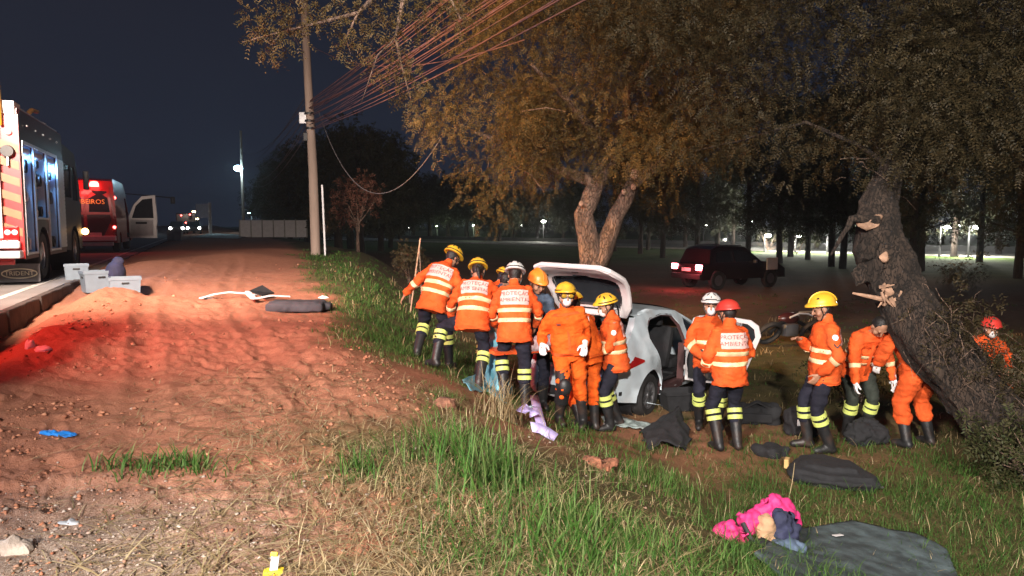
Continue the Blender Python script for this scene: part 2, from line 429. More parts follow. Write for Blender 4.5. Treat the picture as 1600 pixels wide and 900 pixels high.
def grass_amount(x, y):
    """where grass grows: 0 bare dirt, 1 thick"""
    u, v = xy2uv(x, y)
    t = u - 1.3 - np.clip((v - 10) * .085, 0, 3.2)
    n = fbm(x * .9, y * .9, 3, 1); n2 = fbm(x * 2.6 + 3, y * 2.6, 3, 2)
    g = sstep(-.15, .7, t + .7 * n + .25 * n2)
    # near the photographer the grass creeps over the crest
    g = np.maximum(g, sstep(.1, .9, u + 1.1 * n + .5 * n2 - .1 + .0 * v) * sstep(6.3, 5.0, v))
    # trampled soil round the wreck
    tr = np.exp(-(((x - 1.6) / 2.6) ** 2 + ((y - 8.9) / 1.5) ** 2))
    g = g * (1 - .75 * tr * sstep(-.3, .5, n2 + .35))
    bare = np.exp(-(((x + .9) / .7) ** 2 + ((y - 7.9) / .8) ** 2)) + np.exp(-(((x - .1) / .55) ** 2 + ((y - 6.5) / .5) ** 2))
    return g * (1 - .8 * np.clip(bare, 0, 1))

na = 760; ang = np.concatenate([np.linspace(-180, -46, 50, endpoint=False), np.linspace(-46, 46, na), np.linspace(46, 180, 50)[1:]])
rad = np.concatenate([[.4, .8, 1.2], np.geomspace(1.6, 30, 470), np.geomspace(31, 700, 90)])
AA, RR = np.meshgrid(np.radians(ang), rad); GX = np.sin(AA) * RR; GY = np.cos(AA) * RR
GZ = ground_h(GX, GY)
for _ in range(110):   # footprints and scuffs in the loose dirt
    fu_, fv_ = rnd.uniform(-1.9, 1.2), rnd.uniform(2.5, 14); q = uv2xy(fu_, fv_); a = rnd.uniform(0, 6.28); ca, sa = math.cos(a), math.sin(a)
    k_ = np.where((abs(GX - q[0]) < .4) & (abs(GY - q[1]) < .4)); dx, dy = GX[k_] - q[0], GY[k_] - q[1]
    e1 = ((dx * ca + dy * sa) / .14) ** 2 + ((-dx * sa + dy * ca) / .055) ** 2; GZ[k_] += -.022 * np.exp(-e1 ** 2) + .010 * np.exp(-(e1 - 1.6) ** 2 / .5)
for u0 in (-.75, .55):   # a pair of ruts left by a wheel
    cu_ = u0 + .25 * np.sin(GY * .35); d_ = xy2uv(GX, GY)[0] - cu_; wm = sstep(4, 7, GY) * sstep(26, 18, GY)
    GZ += wm * (-.020 * np.exp(-(d_ / .10) ** 2) + .018 * np.exp(-((abs(d_) - .2) / .08) ** 2)) * (.5 + .5 * np.sin(GY * 3.1) ** 2)
cols_n = len(ang); rows_n = len(rad)
idx = np.arange(rows_n * cols_n).reshape(rows_n, cols_n)
fcs = np.stack([idx[:-1, :-1], idx[:-1, 1:], idx[1:, 1:], idx[1:, :-1]], -1).reshape(-1, 4)[:, ::-1]
GU, GV = xy2uv(GX, GY)
grass_m = grass_amount(GX, GY)
grav = sstep(5.6, 3.6, GV + 1.2 * fbm(GX * .8, GY * .8, 3, 0)) * sstep(1.2, -.2, GU + .8 * fbm(GX * 1.5, GY * 1.5, 3, 2))
field = sstep(13, 24, GY + 0 * GX) * sstep(.3, 3, GU - 1.3 - np.clip((GV - 10) * .2, 0, 4.4))
far_lawn = sstep(-34, -20, (GX + 1.01 * GY - 97) / 1.42) * field
att = np.stack([grass_m, grav, field, far_lawn], -1).reshape(-1, 4)

def ground_mat():
    m = bpy.data.materials.new('red dirt and grass'); m.use_nodes = True; n = m.node_tree; p = n.nodes['Principled BSDF']
    p.inputs['Roughness'].default_value = .95; p.inputs['Specular IOR Level'].default_value = .15
    at = n.nodes.new('ShaderNodeVertexColor'); at.layer_name = 'cover'
    sp = n.nodes.new('ShaderNodeSeparateColor'); lk(n, at.outputs[0], sp.inputs[0])
    tc = n.nodes.new('ShaderNodeTexCoord')
    def noise(sc, det=6, w=0):
        z = n.nodes.new('ShaderNodeTexNoise'); z.inputs['Scale'].default_value = sc; z.inputs['Detail'].default_value = det; z.inputs['Roughness'].default_value = .62
        lk(n, tc.outputs['Object'], z.inputs['Vector']); return z
    def ramp(src, a, b, ca, cb):
        r = n.nodes.new('ShaderNodeValToRGB'); e = r.color_ramp.elements; e[0].position, e[1].position = a, b; e[0].color = (*ca, 1); e[1].color = (*cb, 1)
        lk(n, src, r.inputs[0]); return r.outputs[0]
    def mix(f, a, b, mode='MIX'):
        x = n.nodes.new('ShaderNodeMixRGB'); x.blend_type = mode
        if isinstance(f, float): x.inputs[0].default_value = f
        else: lk(n, f, x.inputs[0])
        lk(n, a, x.inputs[1]); lk(n, b, x.inputs[2]); return x.outputs[0]
    big, mid, fine = noise(.7), noise(5), noise(42, 8)
    dirt = mix(.5, ramp(big.outputs[0], .3, .7, (.33, .105, .052), (.50, .185, .100)), ramp(mid.outputs[0], .3, .7, (.24, .080, .042), (.50, .210, .125)))
    dirt = mix(.35, dirt, ramp(fine.outputs[0], .35, .7, (.13, .042, .022), (.50, .22, .13)))
    grain = noise(150, 4); clot = noise(17, 3)
    dirt = mix(.30, dirt, ramp(grain.outputs[0], .38, .66, (.10, .035, .02), (.58, .31, .21)))
    dirt = mix(ramp(clot.outputs[0], .60, .68, (0, 0, 0), (.35, .35, .35)), dirt, ramp(mid.outputs[0], .3, .7, (.12, .042, .024), (.20, .075, .042)))
    gravel = ramp(noise(70, 4).outputs[0], .35, .65, (.13, .075, .05), (.34, .26, .20))
    soil = mix(.5, ramp(mid.outputs[0], .35, .65, (.06, .05, .02), (.14, .095, .045)), ramp(fine.outputs[0], .35, .65, (.04, .05, .016), (.15, .125, .05)))
    fieldc = mix(.5, ramp(noise(.25, 5).outputs[0], .4, .6, (.13, .055, .035), (.20, .09, .055)), ramp(mid.outputs[0], .3, .7, (.08, .045, .028), (.18, .11, .065)))
    lawn = ramp(noise(.6, 6).outputs[0], .3, .7, (.05, .09, .02), (.10, .15, .04))
    c = mix(sp.outputs[1], dirt, gravel)
    c = mix(sp.outputs[0], c, soil)
    c = mix(sp.outputs[2], c, fieldc)
    c = mix(at.outputs[1], c, lawn)
    lk(n, c, p.inputs['Base Color'])
    bp = n.nodes.new('ShaderNodeBump'); bp.inputs['Strength'].default_value = .95; bp.inputs['Distance'].default_value = .03
    hm = mix(.45, mix(.55, mid.outputs[0], fine.outputs[0]), mix(.5, grain.outputs[0], clot.outputs[0])); lk(n, hm, bp.inputs['Height']); lk(n, bp.outputs[0], p.inputs['Normal'])
    return m
g = np_mesh('ground', np.stack([GX, GY, GZ], -1).reshape(-1, 3), fcs, ground_mat(), kind='structure', smooth=True, attr={'cover': att})

# road, kerb stones, pavement
def strip_uv(name, u0, u1, v0, v1, z, mat_, nv=60, thick=.2, kind='structure'):
    b = MB(); rs = []
    for i in range(nv + 1):
        v = v0 + (v1 - v0) * (i / nv) ** 1.6
        a = uv2xy(u0, v); c = uv2xy(u1, v)
        rs.append([(a[0], a[1], z), (c[0], c[1], z), (c[0], c[1], z - thick), (a[0], a[1], z - thick)])
    b.rings(rs); return b.build(name, mat_, kind=kind)
strip_uv('road', -16, KERB_U - .13, -15, 680, ROAD_Z, M['asphalt'])
M['lane'] = mat('worn road paint', (.55, .54, .50), .8, .25, 9)
strip_uv('edge_line', KERB_U - .62, KERB_U - .5, -15, 300, ROAD_Z + .004, M['lane'], thick=.003)
kerb = thing('kerb', 'broken concrete kerb between the asphalt and the red dirt', 'kerb', (0, 0, 0)); del kerb['category']; del kerb['label']
kerb['kind'] = 'structure'
M['kerb'] = mat('weathered kerb', (.055, .042, .036), .95, .3, 4, .5, 14)
kb = MB(); kb.bbox((0, 0, 0), (.13, .98, .42), .025)
for i in range(len(kb.v)):
    p = Vector(kb.v[i]); kb.v[i] = tuple(p + Vector((mnoise.noise(p * 5) * .012, 0, mnoise.noise(p * 5 + Vector((3, 1, 2))) * .02)))
k0 = kb.build('kerb_stone', M['kerb'], kerb)
for i in range(56):
    k = k0 if i == 0 else link(k0.copy(), kerb)
    v = -3 + i * 1.0; q = uv2xy(KERB_U - .065 + rnd.uniform(-.02, .02), v)
    k.location = (*q, ROAD_Z - .21 + .012 + rnd.uniform(-.025, .006)); k.rotation_euler = (rnd.uniform(-.012, .012), rnd.uniform(-.07, .05), RA + rnd.uniform(-.015, .015))
x, y = on_ground(1300, 470)
# side pavement and the second carriageway beyond the field
M['path'] = mat('pale pavement', (.40, .37, .34), .9, .12, 2)
b = MB(); P = [at_dist(296, 366, 62), at_dist(372, 372, 56), at_dist(392, 368, 72), at_dist(330, 361, 90)]
b = MB(); b.add([(p.x, p.y, .50) for p in P], [(0, 1, 2, 3)]); b.build('pavement', M['path'], kind='structure')
def far_line(off0, off1, z, name, m_, thick=.1):
    b = MB(); rs = []; nx, ny = .7036, .7106
    for s in np.linspace(-170, 220, 40):
        cx, cy = 97 * nx / 1.0, 97 * ny / 1.0
        cx, cy = 48 + s * .7106, 48.5 - s * .7036
        a = (cx + nx * off0, cy + ny * off0); c = (cx + nx * off1, cy + ny * off1)
        rs.append([(*a, z), (*c, z), (*c, z - thick), (*a, z - thick)])
    b.rings(rs); return b.build(name, m_, kind='structure')
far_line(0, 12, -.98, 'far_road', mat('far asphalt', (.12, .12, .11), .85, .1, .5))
far_line(12.2, 12.45, -.45, 'added_light_trail_barrier', mat('pale light trail barrier', (.10, .10, .10), .8, .1, 1), .7)  # added barrier, stands in for the bright trail of passing car lights
far_line(-.25, 0, -.9, 'added_light_trail_kerb', M['path'], .3)  # pale kerb added for the same trail of car lights

# ------------------------------------------------------------------ people
def rotm(yaw=0, pitch=0, roll=0):
    return Matrix.Rotation(R(yaw), 3, 'Z') @ Matrix.Rotation(R(-pitch), 3, 'X') @ Matrix.Rotation(R(roll), 3, 'Y')
def ik(a, c, l1, l2, hint):
    d = c - a; L = d.length; mx = (l1 + l2) * .998
    if L > mx: c = a + d * (mx / L); d = c - a; L = mx
    n = d.normalized(); h = hint - n * hint.dot(n); h = h.normalized() if h.length > 1e-5 else n.orthogonal().normalized()
    k = (L * L + l1 * l1 - l2 * l2) / (2 * L); q = math.sqrt(max(l1 * l1 - k * k, 0))
    return a + n * k + h * q, c
def hand_geo(mb, W, D, N, thumb, s=1.0, curl=.5, fat=1.0):
    """palm, four bent fingers of their own lengths and a thumb from the side of the palm"""
    D = D.normalized(); N = (N - D * N.dot(D)).normalized(); T = thumb - D * thumb.dot(D) - N * thumb.dot(N)
    T = T.normalized() if T.length > 1e-4 else D.cross(N)
    for k, o in enumerate((-.027, -.009, .009, .027)):
        mb.capsule([W + T * o * .6 * s + D * .012 * s, W + T * o * s + D * .085 * s], [.015 * s * fat, .014 * s * fat], 8)
    for k, (o, L) in enumerate(((.031, .072), (.0105, .080), (-.0105, .074), (-.031, .058))):
        p = W + T * o * s + D * .088 * s; pts = [p]; a = curl * .35
        for q in (.45, .32, .23):
            dd = D * math.cos(a) + N * math.sin(a) + T * o * 2.0 * (1 - curl)
            p = p + dd.normalized() * L * q * s; pts.append(p); a += curl * (.8 + .08 * k)
        mb.capsule(pts, [.0105 * s * fat, .010 * s * fat, .0092 * s * fat, .0082 * s * fat], 8)
    p = W + T * .026 * s + D * .025 * s
    p1 = p + (T * .75 + D * .6 + N * .25).normalized() * .042 * s; p2 = p1 + (D * .9 + T * .25 + N * (.2 + curl * .5)).normalized() * .032 * s
    p3 = p2 + (D * .9 + N * (.3 + curl * .6)).normalized() * .022 * s
    mb.capsule([p, p1, p2, p3], [.015 * s * fat, .0125 * s * fat, .0105 * s * fat, .009 * s * fat], 8)

TOR = [(-.17, .205, .158), (-.06, .200, .152), (.06, .190, .145), (.18, .192, .142), (.30, .202, .140), (.39, .205, .130), (.455, .178, .112), (.505, .105, .086), (.55, .074, .072)]
def tor_dim(t):
    t = max(TOR[0][0], min(TOR[-1][0], t))
    for a, b in zip(TOR, TOR[1:]):
        if t <= b[0]:
            k = (t - a[0]) / (b[0] - a[0]); return a[1] + (b[1] - a[1]) * k, a[2] + (b[2] - a[2]) * k
    return TOR[-1][1:]

def person(label, xy, yaw, h=1.75, lean=4, side=0, twist=0, pel=(0, 0, 0), feet=((-.12, 0), (.12, .0)), fyaw=(8, -8), fpitch=(0, 0),
           hands=(None, None), elbows=(None, None), knees=(None, None), head=(5, 0), helmet='hyel', style='climb', outfit='ambiental', skin='skin', glove=None, mask=False,
           goggles=False, panel_txt=True, ponytail=False, badge=None, curl=.55, bands=True, z=None, group='rescue workers', boots=True, legs=True, bulk=1.0, jacket_mat=None, hat=True, knee_pads=False, trousers_mat=None):
    s = h / 1.75; z0 = gz(*xy) if z is None else z
    root = thing('person', label, 'person', (xy[0], xy[1], z0), R(yaw), group)
    Rz = Matrix.Rotation(R(yaw), 3, 'Z')
    def gl(p):  # ground height under a local point, relative to the root
        q = Rz @ Vector((p[0], p[1], 0)); return (gz(xy[0] + q.x, xy[1] + q.y) - z0) if z is None else 0
    P = Vector((pel[0], pel[1], .93 * s + pel[2]))
    # curved spine
    Y = Vector((0, 1, 0))
    def frame(t):
        k = min(1, max(0, (t + .1) / .6)); ln = lean * (.55 + .75 * k)
        B = rotm(twist * k, ln, side * (.6 + .6 * k)); return B
    ts = np.linspace(-.18, .56, 38); cs = {}
    c = P.copy(); pts = []; i0 = int(np.argmin(abs(ts)))
    C = [None] * len(ts); C[i0] = P
    for i in range(i0 + 1, len(ts)): C[i] = C[i - 1] + frame(ts[i]) @ Vector((0, 0, (ts[i] - ts[i - 1]) * s))
    for i in range(i0 - 1, -1, -1): C[i] = C[i + 1] - frame(ts[i]) @ Vector((0, 0, (ts[i + 1] - ts[i]) * s))
    def cen(t):
        f = (t - ts[0]) / (ts[1] - ts[0]); i = max(0, min(len(ts) - 2, int(f))); return C[i].lerp(C[i + 1], f - i)
    def tor_ring(t, grow=0, sc=1, n=24):
        a, b = tor_dim(t); B = frame(t); c = cen(t)
        return [c + B @ Vector((math.cos(q) * (a * s * sc + grow), math.sin(q) * (b * s * sc + grow), 0)) for q in (2 * math.pi * j / n for j in range(n))]
    Bs = frame(.45); sh = [cen(.44) + Bs @ Vector((sg * .172 * s, 0, 0)) for sg in (-1, 1)]
    arms = []
    for i, sg in enumerate((-1, 1)):
        tgt = hands[i]
        tgt = sh[i] + Vector((sg * .10, .06, -.51)) * s if tgt is None else Vector(tgt) * 1.0
        hint = Vector(elbows[i]) if elbows[i] else (Bs @ Vector((sg * .55, -.8, -.15)))
        e, w_ = ik(sh[i], tgt, .295 * s, .265 * s, hint); arms.append((sh[i], e, w_))
    hips = [P + frame(0) @ Vector((sg * .092 * s, 0, -.02 * s)) for sg in (-1, 1)]
    lg = []
    for i, sg in enumerate((-1, 1)):
        f = Vector((feet[i][0], feet[i][1], 0)); f.z = gl(f) + (feet[i][2] if len(feet[i]) > 2 else 0)
        ank = f + Vector((0, 0, .10 * s + (.09 if fpitch[i] else 0)))
        fd = rotm(fyaw[i]) @ Y
        hint = Vector(knees[i]) if knees[i] else fd + Vector((sg * .12, 0, 0))
        kn, ank = ik(hips[i], ank, .425 * s, .43 * s, hint); lg.append((hips[i], kn, ank, fd, f))
    # ---- head frame
    nb = cen(.515); Ht = frame(.55); Hd = rotm(head[1], head[0])
    hc = nb + (Ht @ Vector((0, 0, .050 * s))) + (Hd @ Vector((0, .018 * s, .092 * s)))
    def hp(x, y, z): return hc + Hd @ Vector((x * s, y * s, z * s))
    bm_ = MB()
    bm_.capsule([cen(.46), nb, hp(0, -.02, -.06)], [.062 * s, .056 * s, .055 * s], 12)
    bm_.ball(hp(0, -.005, .03), .1 * s, 16, 12, (.78, .97, 1.0), Hd)
    bm_.ball(hp(0, .012, -.045), .1 * s, 14, 10, (.62, .74, .72), Hd)
    bm_.ball(hp(0, .055, -.085), .034 * s, 10, 8, (1, .8, .8), Hd)                       # chin
    bm_.capsule([hp(0, .094, .025), hp(0, .112, -.022)], [.010 * s, .016 * s], 8)           # nose
    bm_.capsule([hp(-.04, .083, .036), hp(.04, .083, .036)], [.014 * s, .014 * s], 8)       # brow
    for sg in (-1, 1):
        bm_.ball(hp(sg * .08, -.008, .0), .03 * s, 10, 8, (.35, .7, 1.05), Hd)             # ear
        bm_.ball(hp(sg * .045, .055, -.025), .034 * s, 10, 8, (1, 1, .9), Hd)             # cheek
    bm_.rings([tor_ring(t, -.02, .9, 18) for t in np.linspace(-.10, .5, 12)])
    for a, e, w_ in arms: bm_.capsule([a, e, w_], [.048 * s, .042 * s, .028 * s], 10)
    for i, (hpv, kn, an, fd, f) in enumerate(lg): bm_.capsule([hpv, kn, an], [.075 * s, .052 * s, .036 * s], 10)
    hand_mb = []
    for i, (a, e, w_) in enumerate(arms):
        D = (w_ - e).normalized(); D = (D + Vector((0, 0, -.25))).normalized()
        inward = Vector((-1 if i else 1, .35, -.1)); fw = Vector((0, 1, .15))
        if abs(D.z) < .6: inward = Vector((-.5 if i else .5, 0, -1)); fw = Vector((-.9 if i else .9, .3, 0))
        if glove:
            gm = MB(); hand_geo(gm, w_ - D * .02 * s, D, inward, fw, s * 1.02, curl, 1.22); gm.capsule([w_ - D * .07 * s, w_ + D * .01], [.040 * s, .033 * s], 10); hand_mb.append(gm)
            bm_.capsule([w_, w_ + D * .06], [.025 * s, .02 * s], 8)
        else: hand_geo(bm_, w_, D, inward, fw, s, curl)
    me = remeshed(bm_, .0095, 'person_body'); finish(me, 'body', M[skin], root, True, recalc=False)
    for gm in hand_mb: finish(remeshed(gm, .008, 'glove'), 'glove', M[glove], root, True, recalc=False)
    for sg in (-1, 1): MB().ball(hp(sg * .031, .088, .012), .0105 * s, 8, 6).build('eye', M['eye'], root, True)
    if not mask:
        MB().capsule([hp(-.022, .094, -.052), hp(0, .10, -.05), hp(.022, .094, -.052)], [.005, .006, .004], 8).build('mouth', M['lip'], root, True)
    # ---- clothes
    def cloth(mb, name, m, vox=.013, amp=.011, seed=0):
        me = remeshed(mb, vox, name); n = len(me.vertices); co = np.empty(n * 3, np.float32); me.vertices.foreach_get('co', co)
        no = np.empty(n * 3, np.float32); me.vertices.foreach_get('normal', no); co = co.reshape(-1, 3); no = no.reshape(-1, 3)
        k = seed * 3.7 + xy[0] * 5 + xy[1]
        d = 1.5 * amp * fbm(co[:, 0] * 7 + co[:, 1] * 5 + k, co[:, 2] * 13, 2, 0) + amp * 1.1 * np.abs(fbm(co[:, 0] * 6 - co[:, 1] * 9 + k, co[:, 2] * 22 + co[:, 0] * 9, 2, 1)) - amp * .3
        co = co + no * d[:, None]; me.vertices.foreach_set('co', co.astype(np.float32).ravel()); me.update()
        return finish(me, name, m, root, True, recalc=False)
    ambi = outfit == 'ambiental'
    jm = M[jacket_mat] if jacket_mat else M['orange'] if ambi else M['orange_fly']
    jb = MB(); t0 = -.155 if ambi else -.02
    jb.rings([tor_ring(t, .012 + .12 * (bulk - 1) + (.004 * max(0, -t) / .15 if ambi else 0)) for t in np.linspace(t0, .52, 22)])
    jb.capsule([cen(.49), cen(.555)], [.078 * s, .070 * s], 14)                                # collar
    for a, e, w_ in arms:
        D = (w_ - e).normalized(); jb.capsule([a - (a - cen(.42)) * .15, a.lerp(e, .5), e, e.lerp(w_, .5), w_ - D * .035 * s], [q * s * bulk for q in (.082, .074, .068, .063, .054)], 14)
    tm = M[trousers_mat] if trousers_mat else M['navy'] if ambi else jm
    tb = MB() if ambi or trousers_mat else jb
    tb.rings([tor_ring(t, -.006, .93) for t in np.linspace(-.10, .06, 6)])
    for (hpv, kn, an, fd, f) in lg:
        tb.capsule([hpv + Vector((0, 0, .02)), hpv.lerp(kn, .5), kn, kn.lerp(an, .42)] + ([] if boots else [kn.lerp(an, .9)]), [q * s * bulk for q in (.100, .092, .077, .075)] + ([] if boots else [.062 * s]), 14)
    if tb is not jb: cloth(tb, 'trousers', tm, .014, .016, 1)
    jo = cloth(jb, 'jacket' if ambi else 'flight_suit', jm, .012, .020)
    bvh = BVHTree.FromObject(jo, bpy.context.evaluated_depsgraph_get())
    def surf(t, q, off=.006):
        a, b = tor_dim(t); a = a * s + .012; b = b * s + .012; B = frame(t); c = cen(t)
        d = B @ Vector((math.cos(q) * a, math.sin(q) * b, 0)); L = d.length; d.normalize()
        hit, nrm, _, dist = bvh.ray_cast(c + d * L * .6, d, L * .62)
        return (hit if hit else c + d * L) + d * off
    def ring_band(nm, t, hw_, off, m, q0=0, q1=360, n_=44):
        rs = [[surf(t + tt, R(q0 + (q1 - q0) * j / n_), o_) for j in range(n_ + (0 if q1 - q0 == 360 else 1))] for tt, o_ in ((-hw_ - .002, .0), (-hw_, off), (hw_, off), (hw_ + .002, .0))]
        MB().rings(rs, closed=q1 - q0 == 360, cap=(False, False)).build(nm, m, root, True, sharp=70)
    if ambi and jacket_mat is None:
        ring_band('hem', -.125, .012, .005, M['orange_deep']); ring_band('collar', .475, .012, .006, M['orange_deep'])
        ring_band('zip_flap', .17, .24, .006, M['orange_deep'], 85, 95, 4)
        for q in (50, 130): ring_band('pocket', .02, .055, .012, M['orange'], q - 18, q + 18, 8)
        for q in (62, 118): ring_band('chest_pocket', .305, .035, .010, M['orange'], q - 12, q + 12, 6)
    if outfit == 'flight' and jacket_mat is None:
        ring_band('waist_belt', -.01, .018, .006, M['orange_deep']); ring_band('zip_flap', .24, .20, .006, M['orange_deep'], 86, 94, 4); ring_band('collar', .475, .012, .006, M['orange_deep'])
        for q in (60, 120): ring_band('chest_pocket', .30, .045, .012, M['orange_fly'], q - 15, q + 15, 8)
        ring_band('name_tag', .365, .010, .014, M['ink'], 56, 68, 4)
    if ambi and bands:
        for t in (.215, .10):
            rs = []
            for tt in (-.024, -.022, .022, .024):
                rs.append([surf(t + tt, 2 * math.pi * j / 44, .001 if abs(tt) > .023 else .007) for j in range(44)])
            MB().rings(rs, cap=(False, False)).build('reflective_band', M['silver'], root, True, sharp=70)
        for a, e, w_ in arms:
            ax = (w_ - e).normalized(); c = e.lerp(w_, .22); u1 = ax.orthogonal().normalized(); v1 = ax.cross(u1); rs = []
            for tt in (-.026, -.024, .024, .026):
                ring = []
                for j in range(22):
                    d = u1 * math.cos(2 * math.pi * j / 22) + v1 * math.sin(2 * math.pi * j / 22); o_ = c + ax * tt
                    hit, *_ = bvh.ray_cast(o_ + d * .03, d, .075); ring.append((hit if hit else o_ + d * .07 * s) + d * (.001 if abs(tt) > .025 else .006))
                rs.append(ring)
            MB().rings(rs, cap=(False, False)).build('sleeve_band', M['silver'], root, True, sharp=70)
    if ambi and panel_txt:
        q0, q1 = R(-90 - 52), R(-90 + 52); t0_, t1_ = .275, .45; nq, nt_ = 18, 7; pb = MB()
        vs = [surf(t0_ + (t1_ - t0_) * i / nt_, q0 + (q1 - q0) * j / nq, .007) for i in range(nt_ + 1) for j in range(nq + 1)]
        pb.add(vs, [(i * (nq + 1) + j, i * (nq + 1) + j + 1, (i + 1) * (nq + 1) + j + 1, (i + 1) * (nq + 1) + j) for i in range(nt_) for j in range(nq)])
        pn = pb.build('back_panel', M['patch'], root, True, sharp=80)
        for body, tt, sz in (('PROTEÇÃO', .402, .066), ('AMBIENTAL', .330, .066)):
            tm_ = text_mesh(body, sz, .0); tm_.materials.clear()
            for vv in tm_.vertices:
                q = R(-90) + vv.co.x / .185 * .98; vv.co = surf(tt + vv.co.y / s, q, .0105)
            finish(tm_, 'lettering', M['ink'], pn, recalc=False)
    if badge is not None:
        a, e, w_ = arms[badge]; sg = (-1, 1)[badge]; o_ = a.lerp(e, .3)
        ax = (e - a).normalized(); d = Vector((sg, -.35 * 0, .1)) if True else None; d = (d - ax * d.dot(ax)).normalized()
        hit, nr, *_ = bvh.ray_cast(o_, d, .2); c = (hit or o_ + d * .08) + d * .006; rt = d.to_track_quat('Z', 'Y').to_matrix()
        MB().lathe([(.034, 0), (.034, .004), (.0, .004)], n=16).build('badge', M['mask'], root, loc=c, rot=rt.to_euler())
        c2 = c + ax * .085
        MB().add([rt @ Vector(p) for p in ((-.035, .02, 0), (0, -.02, 0), (.035, .02, 0), (.035, .0, 0), (0, -.04, 0), (-.035, 0, 0))], [(0, 1, 4, 5), (1, 2, 3, 4)]).build('chevron', M['black'], root, loc=c2 - d * .001)
    for i, (hpv, kn, an, fd, f) in enumerate(lg):
        bb = MB(); n_ = (an - kn).normalized(); top = kn.lerp(an, .40)
        sole = f + Vector((0, 0, .0)); toe = rotm(0) @ (fd * .17 * s); pz = Vector((0, 0, fpitch[i]))
        if boots:
            bb.capsule([top, kn.lerp(an, .7), an], [.070 * s, .062 * s, .056 * s], 12)
        else: bb.capsule([kn.lerp(an, .85), an], [.052 * s, .054 * s], 12)
        hl = an - fd * .03 * s + Vector((0, 0, -.045 * s)); te = an + fd * .15 * s + Vector((0, 0, -.058 * s - (.06 if fpitch[i] else 0)))
        bb.capsule([hl, hl.lerp(te, .5) + Vector((0, 0, .012)), te], [.048 * s, .047 * s, .040 * s], 12)
        me = remeshed(bb, .013, 'boot'); bo = finish(me, 'boot', M['boot'], root, True, recalc=False)
        if ambi and bands:
            for k in (.16, .34):
                o_ = kn.lerp(an, k); u1 = n_.orthogonal().normalized(); v1 = n_.cross(u1)
                rs = [[o_ + n_ * tt + (u1 * math.cos(2 * math.pi * j / 20) + v1 * math.sin(2 * math.pi * j / 20)) * (r_ * s) for j in range(20)] for tt, r_ in ((-.026, .076), (-.025, .0865), (.025, .0865), (.026, .076))]
                MB().rings(rs, cap=(False, False)).build('trouser_band', M['lime'], root, True, sharp=70)
        if knee_pads and i == 1:
            kp = MB(); kp.ball(kn + fd * .05, .085 * s, 12, 8, (.95, .6, 1.2)); kp.tube([hpv.lerp(kn, .55), kn, kn.lerp(an, .5)], [.088 * s, .088 * s, .084 * s], 12)
            kp.build('knee_guard', M['black'], root, True)
            for k in (.05, .3): MB().ball(kn.lerp(an, k) + fd * .085 * s + Vector((.03, 0, 0)), .03 * s, 8, 6, (1, .7, .9)).build('guard_pad', M['orange_fly'], root, True)
    # ---- hair, helmet, mask, goggles
    hb = MB(); hb.ball(hp(0, -.018, .034), .104 * s, 14, 10, (.80, .94, 1.0), Hd); hb.ball(hp(0, -.048, -.022), .066 * s, 12, 8, (.9, .62, .72), Hd)
    ho = hb.build('hair', M['hair'], root, True)
    if ponytail:
        tl = [hp(0, -.10, -.0), hp(.01, -.14, -.05), hp(.02, -.15, -.12), hp(.03, -.14, -.19)]
        MB().tube(tl, [.026, .032, .026, .008], 10).build('ponytail', M['hair'], root, True)
    if hat:
        hm = M[helmet]; he = MB(); rs = []; tilt = Matrix.Rotation(R(6), 3, 'X')
        full = style == 'full'
        def hv(az, el, gr=0):  # a point of the shell
            x = math.cos(el) * math.cos(az); y = math.cos(el) * math.sin(az); z = math.sin(el)
            rx, ry, rz_ = .118 + gr, .141 + gr, (.112 if full else .104) + gr
            ridge = 1 + (.05 * max(0, math.cos(az * 2) * -1) * max(0, math.sin(el)) if style != 'plain' else 0)
            return Vector((x * rx, y * ry - .010, z * rz_ * ridge + .072))
        for el, gr in ((-12, -.012), (-14, .0), (-9, .012), (-3, .010), (2, .002), (14, 0), (28, 0), (42, 0), (56, 0), (70, 0), (82, 0), (89, 0)):
            ring = []
            for j in range(32):
                az = 2 * math.pi * j / 32; p = hv(az, R(el), gr)
                if el < 3: p.y += max(0, math.sin(az)) ** 3 * (.028 if not full else .04); p.z -= (.022 if full else .0) * max(0, -math.sin(az))
                ring.append(hp(*(tilt @ p)))
            rs.append(ring)
        he.rings(rs); hel = he.build('helmet', hm, root, True, sharp=60)
        if style == 'climb':
            for az, el, L in ((60, 52, .03), (120, 52, .03), (20, 40, .032), (160, 40, .032), (-25, 38, .032), (205, 38, .032), (-65, 42, .03), (245, 42, .03), (90, 30, .02), (-90, 62, .022)):
                p = tilt @ hv(R(az), R(el), -.002); nrm = Vector((p.x / .014, p.y / .02, (p.z - .04) / .014)).normalized()
                tz = Vector((0, 0, 1)); tz = (tz - nrm * tz.dot(nrm)).normalized(); rm = Matrix((tz.cross(nrm), tz, nrm)).transposed()
                MB().ball(hp(*p), L * s, 10, 6, (.34, .95, .22), Hd @ rm).build('vent', M['black'], hel, True)
        elif style == 'full':
            MB().ball(hp(*(tilt @ hv(R(150), R(35), .0))), .016 * s, 10, 6, (1, 1, .6), Hd).build('vent', M['black'], hel, True)
            MB().tube([hp(*(tilt @ hv(R(90), R(e_), .004))) for e_ in range(5, 176, 10)], .010 * s, 6).build('ridge', hm, hel, True)
        band = [hp(*(tilt @ hv(2 * math.pi * j / 28, R(4), .004))) for j in range(29)]
        if style in ('climb', 'goggled'): MB().tube(band, .007 * s, 6).build('strap_band', M['black'], hel, True)
        for sg in (-1, 1):
            MB().tube([hp(sg * .095, .03, .03), hp(sg * .083, .02, -.04), hp(sg * .04, .05, -.105), hp(0, .055, -.115)], .006 * s, 6).build('chin_strap', M['black'], hel, True)
            MB().tube([hp(sg * .095, -.05, .02), hp(sg * .083, .01, -.045)], .006 * s, 6).build('chin_strap', M['black'], hel, True)
